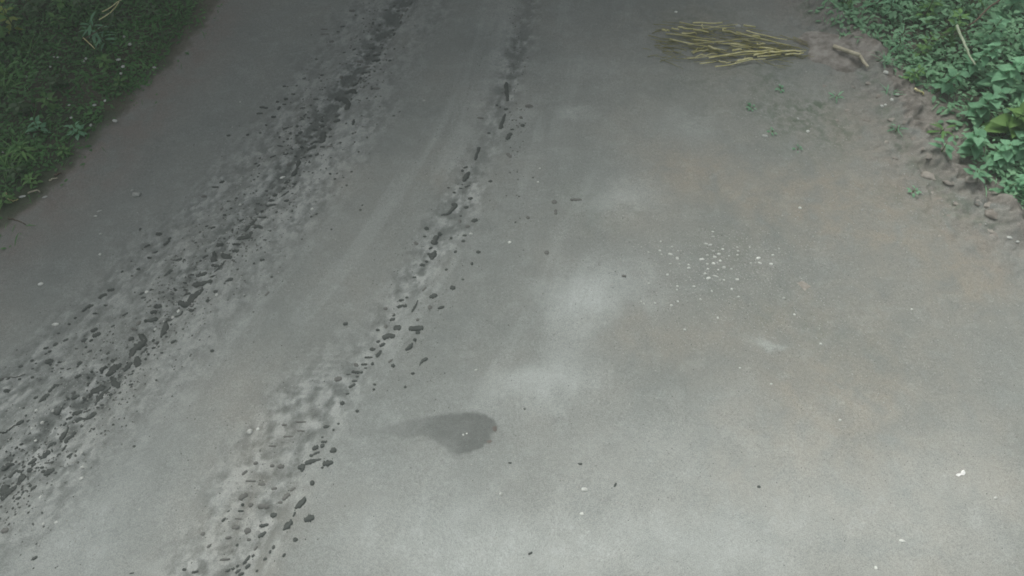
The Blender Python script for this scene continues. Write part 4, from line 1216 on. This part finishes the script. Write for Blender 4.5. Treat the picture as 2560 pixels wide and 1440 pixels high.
# left verge: separate weeds that stand out of the cover
LP = [
 (40, 78, 0.30, 9, 'ovate', 'yellow', 0.10, "yellow green leafy weed near the upper left corner"),
 (12, 112, 0.26, 7, 'heart', 'mid', 0.13, "broad leaved pale green weed at the left edge under the yellow green one"),
 (12, 190, 0.20, 14, 'blade', 'mid', 0.22, "bright grass tuft at the left edge, upper one"),
 (12, 232, 0.18, 14, 'blade', 'mid', 0.22, "bright grass tuft at the left edge, lower one"),
 (168, 72, 0.16, 8, 'ovate', 'mid', 0.07, "small round leaved weed with one pale leaf in the upper left"),
 (80, 130, 0.15, 12, 'blade', 'mid', 0.18, "fresh green grass tuft among dark weeds of the left verge"),
 (268, 172, 0.12, 9, 'ovate', 'mid', 0.07, "low green weed by the pale chips near the road edge"),
 (130, 262, 0.12, 12, 'ovate', 'mid', 0.08, "low bright weed in the middle of the left verge"),
 (105, 335, 0.14, 11, 'ovate', 'right', 0.08, "bluish green leafy weed on the lower left verge"),
 (200, 335, 0.10, 10, 'ovate', 'right', 0.07, "flat bluish green weed next to the brown road edge"),
 (45, 375, 0.14, 14, 'blade', 'mid', 0.16, "bright grass tuft on the lower left verge"),
 (70, 385, 0.10, 10, 'lance', 'mid', 0.12, "narrow leaved weed on the lower left verge"),
 (20, 420, 0.12, 14, 'blade', 'mid', 0.17, "grass tuft at the left edge above the brown twig"),
 (50, 440, 0.09, 12, 'ovate', 'dark', 0.07, "dark low weed above the crooked pale twig"),
 (88, 455, 0.08, 10, 'ovate', 'mid', 0.06, "small yellowish weed at the very edge of the left verge"),
 (12, 505, 0.08, 10, 'ovate', 'mid', 0.06, "small round leaved weed at the left edge where verge meets road"),
 (300, 60, 0.16, 8, 'lance', 'dark', 0.16, "dark narrow leaved weed near the top of the left verge"),
 (240, 90, 0.16, 9, 'lance', 'right', 0.15, "greyish narrow leaved weed near the top of the left verge"),
 (270, 110, 0.12, 8, 'lance', 'right', 0.12, "greyish low weed beside the thin dry stems"),
 (110, 40, 0.24, 9, 'ovate', 'dark', 0.10, "dark leafy weed at the top of the left verge"),
 (170, 20, 0.26, 9, 'ovate', 'mid', 0.10, "green leafy weed at the top of the left verge"),
 (215, 30, 0.18, 8, 'ovate', 'dark', 0.09, "second dark leafy weed at the top of the left verge"),
 (390, 40, 0.10, 9, 'ovate', 'dark', 0.07, "dark low weed at the far top end of the left verge"),
 (420, 95, 0.07, 8, 'ovate', 'dark', 0.05, "tiny dark weed close to the road at the far left"),
 (350, 130, 0.08, 8, 'ovate', 'dark', 0.06, "tiny dark weed in the shade near the far left road edge"),
 (300, 215, 0.07, 9, 'ovate', 'mid', 0.06, "tiny green weed on the brown soil of the left edge"),
 (150, 215, 0.10, 9, 'heart', 'dark', 0.07, "dark heart leaved weed in the middle of the left verge"),
 (60, 285, 0.12, 9, 'heart', 'dark', 0.08, "dark broad leaved weed left of the bright low weed"),
 (160, 385, 0.07, 8, 'ovate', 'mid', 0.05, "tiny weed on the brown strip beside the lower left verge"),
]
for (u, v, h, n, lf, mk, s, lab) in LP:
    plant("grass_tuft" if lf == 'blade' else "weed", u, v, h, int(n * 1.4), lf, mk, s * 1.15, lab, "grass tuft" if lf == 'blade' else "weed", "low weeds on the left verge", lean=0.2)
# thin dry stems leaning over the left verge
for (p, q, lab) in (((275, 58), (322, 28), "thin dry grey stem leaning on the left verge, upper one"),
                    ((268, 78), (316, 34), "thin dry grey stem leaning on the left verge, middle one"),
                    ((225, 128), (292, 86), "long thin dry stem leaning on the left verge, lower one"),
                    ((228, 122), (256, 150), "thin grey stem curving down on the left verge"),
                    ((34, 14), (46, 2), "short dry stem at the top edge of the left verge")):
    ground_tube("dry_weed_stalk", [p, q], 1.2, M_TWIG if "grey" not in lab else M_STRAW, lab, "dry stalk", "dry stems on the left verge", lift=0.12, bend=0.004)

# right verge: larger, softer foliage
RP = [
 (2492, 335, 0.34, 10, 'heart', 'bright', 0.17, "bright green broad leaved plant with yellow tip at the right"),
 (2400, 190, 0.42, 14, 'heart', 'right', 0.16, "tall broad leaved plant behind the pale stalk on the right bank"),
 (2460, 230, 0.42, 14, 'heart', 'right', 0.20, "big soft leaved plant left of the right edge, upper part"),
 (2530, 260, 0.42, 14, 'heart', 'right', 0.18, "big soft leaved plant at the right edge above the bright one"),
 (2540, 160, 0.46, 14, 'heart', 'right', 0.20, "big soft leaved plant at the right edge under the date corner"),
 (2440, 130, 0.42, 14, 'ovate', 'right', 0.18, "dense leafy plant near the upper right corner"),
 (2370, 110, 0.34, 14, 'ovate', 'mid', 0.15, "fresh green leafy plant left of the upper right corner"),
 (2300, 60, 0.34, 14, 'ovate', 'mid', 0.14, "fresh green leafy plant at the top of the right bank"),
 (2400, 45, 0.40, 14, 'lance', 'mid', 0.24, "long leaved plant at the top right with bright blades"),
 (2500, 70, 0.46, 14, 'heart', 'right', 0.20, "big soft leaved plant in the upper right corner"),
 (2220, 40, 0.28, 12, 'lance', 'right', 0.17, "narrow leaved plant at the top left end of the right bank"),
 (2160, 30, 0.26, 11, 'ovate', 'right', 0.11, "low leafy plant above the earth mound at the top"),
 (2110, 20, 0.20, 10, 'ovate', 'mid', 0.09, "small leafy plant at the top edge above the earth mound"),
 (2240, 130, 0.26, 12, 'lance', 'right', 0.15, "narrow leaved plant right of the earth mound"),
 (2210, 155, 0.16, 14, 'blade', 'right', 0.20, "soft grass tuft right of the earth mound"),
 (2290, 150, 0.26, 12, 'ovate', 'mid', 0.12, "green leafy plant between mound and pale stalk"),
 (2270, 200, 0.14, 12, 'ovate', 'mid', 0.10, "low green plant above the slanting row of pebbles"),
 (2225, 225, 0.12, 14, 'blade', 'right', 0.15, "small soft grass tuft beside the slanting row of pebbles"),
 (2340, 230, 0.26, 10, 'heart', 'right', 0.15, "broad leaved plant under the pale stalk"),
 (2350, 335, 0.10, 10, 'lance', 'mid', 0.15, "low narrow leaved plant hanging over the bank edge"),
 (2350, 385, 0.10, 10, 'ovate', 'right', 0.10, "low plant at the bank edge above the largest soil lump"),
 (2420, 300, 0.32, 12, 'heart', 'right', 0.19, "soft broad leaved plant left of the bright green one"),
 (2420, 385, 0.24, 12, 'heart', 'right', 0.18, "soft broad leaved plant under the bright green one"),
 (2480, 420, 0.24, 12, 'heart', 'right', 0.17, "soft broad leaved plant low on the right bank"),
 (2540, 400, 0.30, 12, 'heart', 'right', 0.17, "soft broad leaved plant at the right edge, middle one"),
 (2550, 480, 0.24, 12, 'ovate', 'right', 0.14, "soft leafy plant at the right edge, lowest one"),
 (2500, 480, 0.14, 10, 'ovate', 'right', 0.11, "low leafy plant just above the crumbling bank lip"),
 (2435, 445, 0.10, 9, 'ovate', 'right', 0.10, "small leafy plant on the bank lip behind soil lumps"),
 (1880, 270, 0.03, 8, 'ovate', 'right', 0.05, "flat little weed in the mossy patch, left one"),
 (1950, 225, 0.04, 8, 'ovate', 'right', 0.05, "flat little weed in the mossy patch, upper one"),
 (1930, 330, 0.03, 8, 'ovate', 'right', 0.04, "flat little weed in the mossy patch, lower one"),
 (1995, 375, 0.03, 7, 'ovate', 'right', 0.04, "flat little weed below the mossy patch"),
 (2090, 245, 0.06, 9, 'lance', 'right', 0.08, "little narrow leaved weed below the earth mound"),
 (2240, 330, 0.08, 8, 'lance', 'right', 0.08, "little narrow leaved weed at the foot of the right bank"),
 (2280, 480, 0.05, 8, 'ovate', 'right', 0.05, "flat little weed on crumbly soil below the bank"),
]
for (u, v, h, n, lf, mk, s, lab) in RP:
    plant("grass_tuft" if lf == 'blade' else ("weed" if h < 0.12 else "leafy_plant"), u, v, h, int(n * (1.9 if h > 0.12 else 1)), lf, mk, s * (0.62 if h > 0.12 and mk != "bright" else 1), lab,
          "grass tuft" if lf == 'blade' else ("weed" if h < 0.12 else "leafy plant"), "plants on the right bank", lean=0.25)
ground_tube("pale_stalk", [(2331, 148), (2345, 190), (2356, 218), (2370, 245)], 3.0, M_PALESTEM, "pale green bare stalk hanging before the right weeds", "stalk", lift=0.36, taper=0.6, bend=0.003)
ground_tube("branch", [(2560, -10), (2500, 25), (2460, 60), (2400, 118), (2350, 160)], 3.4, M_TWIG, "thin dark branch slanting through the weeds at upper right", "branch", lift=0.40, taper=0.5, bend=0.012)
ground_tube("branch", [(2508, 62), (2507, 78), (2512, 96)], 2.6, M_TWIG, "short dark curved branch near the right edge", "branch", lift=0.42, taper=0.6, bend=0.004)
ground_tube("stalk", [(2585, 430), (2556, 455), (2545, 480)], 2.4, M_STEM, "dark arching stalk at the right edge above the bank", "stalk", lift=0.22, taper=0.6, bend=0.004)


# ground cover: small leaves and blades beyond counting
def cover(name, spots_fn, count, smin, smax, hmax, mtl, label, blades, seed, zmax=1.0):
    r = np.random.default_rng(seed)
    P = spots_fn(r, count)
    n = len(P)
    s = r.uniform(smin, smax, n)
    isb = r.random(n) < blades
    az = r.uniform(0, 2 * math.pi, n)
    pit = np.where(isb, r.uniform(0.3, 1.3, n), r.uniform(-0.35, 0.6, n))
    wid = np.where(isb, 0.06, r.uniform(0.35, 0.6, n))
    s = np.where(isb, s * 2.4, s)
    z0 = height(P[:, 0], P[:, 1]) + np.where(isb, 0, r.random(n) ** 1.5 * hmax * P[:, 2])
    dx = np.cos(az) * np.cos(pit); dy = np.sin(az) * np.cos(pit); dz = np.sin(pit)
    nxv = -np.sin(az); nyv = np.cos(az)
    ts = [(0.0, 0.12), (0.35, 1.0), (0.7, 0.8), (1.0, 0.05)]
    V = np.zeros((n, 8, 3))
    for i, (t, w) in enumerate(ts):
        dr_ = -0.30 * t * t
        cx = P[:, 0] + dx * s * t; cy = P[:, 1] + dy * s * t; cz = z0 + dz * s * t + dr_ * s
        ww = wid * w * s / 2
        V[:, 2 * i] = np.stack([cx - nxv * ww, cy - nyv * ww, cz], -1)
        V[:, 2 * i + 1] = np.stack([cx + nxv * ww, cy + nyv * ww, cz + 0.02 * s], -1)
    Fb = np.array([(0, 1, 3, 2), (2, 3, 5, 4), (4, 5, 7, 6)])
    F = (Fb[None] + (np.arange(n) * 8)[:, None, None]).reshape(-1, 4)
    return link(name, np_mesh(name, V.reshape(-1, 3), F), mtl, kind="stuff", label=label, category="ground cover")


def left_spots(r, count):
    x = r.uniform(-9, -2.0, count * 4); y = r.uniform(0.2, 10, count * 4)
    e, _ = signed_dist(EDGE_L, x, y)
    cl = fbm(x * 2.2, y * 2.2, 120, 3)
    d = -e + 0.22 * fbm(x * 2.6, y * 2.6, 80, 4, 0.6)
    pr = (0.06 + 0.94 * sstep(0.02, 0.26, d)) * (0.5 + 0.5 * sstep(-0.3, 0.1, cl)) * np.where(d > 2.8, 0.3, 1)
    k = (r.random(len(x)) < pr) & (d > -0.12)
    x, y, d = x[k][:count], y[k][:count], d[k][:count]
    return np.stack([x, y, np.clip(0.05 + d * 0.8, 0.05, 1.0)], -1)


def right_spots(r, count):
    x = r.uniform(2.2, 10, count * 4); y = r.uniform(0.2, 10, count * 4)
    e, _ = signed_dist(EDGE_R, x, y)
    cl = fbm(x * 2.2, y * 2.2, 122, 3)
    pr = sstep(0.08 - 0.25 * sstep(4.3, 5.4, y), 0.42 - 0.2 * sstep(4.3, 5.4, y), e + 0.1 * cl) * (0.35 + 0.65 * sstep(-0.3, 0.2, cl)) * np.where(e > 2.6, 0.3, 1)
    k = (r.random(len(x)) < pr) & (e > -0.25)
    x, y, e = x[k][:count], y[k][:count], e[k][:count]
    return np.stack([x, y, np.clip(0.1 + e * 0.9, 0.1, 1.0)], -1)


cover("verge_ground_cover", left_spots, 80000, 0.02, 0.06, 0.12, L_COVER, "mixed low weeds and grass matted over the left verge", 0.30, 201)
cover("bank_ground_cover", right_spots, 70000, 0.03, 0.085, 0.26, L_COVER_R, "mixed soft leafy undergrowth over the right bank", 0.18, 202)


# ================================================================== unseen TREES added to shade the far left and far road
def shade_tree(x, y, h, crown_c, crown_r, n, seed, label):
    r = np.random.default_rng(seed)
    z = float(height(np.array([x]), np.array([y]))[0])
    root = link("shade_tree", None, loc=(x, y, z), label=label, category="shade_tree", group="unseen trees added to shade the road")
    cx, cy, cz = crown_c[0] - x, crown_c[1] - y, crown_c[2]
    V, F = tube([(0, 0, -0.2), (cx * 0.1, cy * 0.1, h * 0.3), (cx * 0.35, cy * 0.35, h * 0.6), (cx * 0.8, cy * 0.8, cz)], [0.24, 0.19, 0.15, 0.08], 10)
    tr = link("trunk", mesh("trunk", V, F), M_BARK, parent=root)
    for k in range(6):
        a = k * 1.05 + r.uniform(-0.3, 0.3)
        ex = cx + math.cos(a) * crown_r[0] * 0.7; ey = cy + math.sin(a) * crown_r[1] * 0.7; ez = cz + r.uniform(-0.3, 0.6) * crown_r[2]
        V, F = tube([(cx * 0.35, cy * 0.35, h * 0.6), ((cx * 0.35 + ex) / 2, (cy * 0.35 + ey) / 2, (h * 0.6 + ez) / 2 + 0.3), (ex, ey, ez)], [0.09, 0.06, 0.02], 7)
        link("limb", mesh("limb", V, F), M_BARK, parent=root)
    d = r.normal(size=(n, 3)); d /= np.linalg.norm(d, axis=1)[:, None]
    rad = r.random(n) ** 0.45
    lobes = 1 + 0.22 * np.sin(3 * np.arctan2(d[:, 1], d[:, 0]) + seed) + 0.12 * np.sin(5 * d[:, 2] + seed)
    P = d * rad[:, None] * lobes[:, None] * np.array(crown_r) + (cx, cy, cz)
    s = r.uniform(0.16, 0.30, n)
    a = r.normal(size=(n, 3)); a /= np.linalg.norm(a, axis=1)[:, None]
    b = np.cross(a, r.normal(size=(n, 3))); b /= np.linalg.norm(b, axis=1)[:, None]
    Vc = np.stack([P - a * s[:, None], P - b * (s * 0.45)[:, None], P + a * s[:, None], P + b * (s * 0.45)[:, None]], 1).reshape(-1, 3)
    Fc = np.arange(n * 4).reshape(-1, 4)
    link("crown", np_mesh("crown", Vc, Fc, False), L_TREE, parent=root)


shade_tree(-8.4, 9.8, 6.5, (-6.0, 9.8, 6.5), (4.6, 4.3, 2.1), 34000, 1, "unseen leafy crown added beyond the left verge to shade the far road")
shade_tree(-3.2, 14.5, 7.0, (-1.4, 11.2, 6.8), (4.8, 3.8, 2.0), 26000, 2, "unseen leafy crown added for shade beyond the far left road end")
shade_tree(3.6, 16.5, 7.0, (2.2, 13.2, 7.2), (2.8, 3.0, 1.9), 9000, 3, "unseen leafy crown added for shade beyond the far right road end")

# haze volume added to veil the view as lens haze would
hz_ = bpy.data.materials.new("haze_veil")
hz_.use_nodes = True
hn = hz_.node_tree
for n_ in list(hn.nodes):
    hn.nodes.remove(n_)
ho = hn.nodes.new("ShaderNodeOutputMaterial")
hv = hn.nodes.new("ShaderNodeVolumePrincipled")
hv.inputs["Color"].default_value = (0.82, 0.93, 0.88, 1)
hv.inputs["Density"].default_value = 0.011
hn.links.new(hv.outputs[0], ho.inputs["Volume"])
hx, hy, hz0, hz1 = 165.0, 165.0, -3.0, 11.0
bv = [(x, y, z) for z in (hz0, hz1) for x, y in ((-hx, -hy), (hx, -hy), (hx, hy), (-hx, hy))]
bf = [(3, 2, 1, 0), (4, 5, 6, 7), (0, 1, 5, 4), (1, 2, 6, 5), (2, 3, 7, 6), (3, 0, 4, 7)]
link("haze", mesh("haze", bv, bf, False), hz_, kind="stuff", label="thin haze volume added as a low contrast veil over the view", category="haze")
print("clods", len(clods))
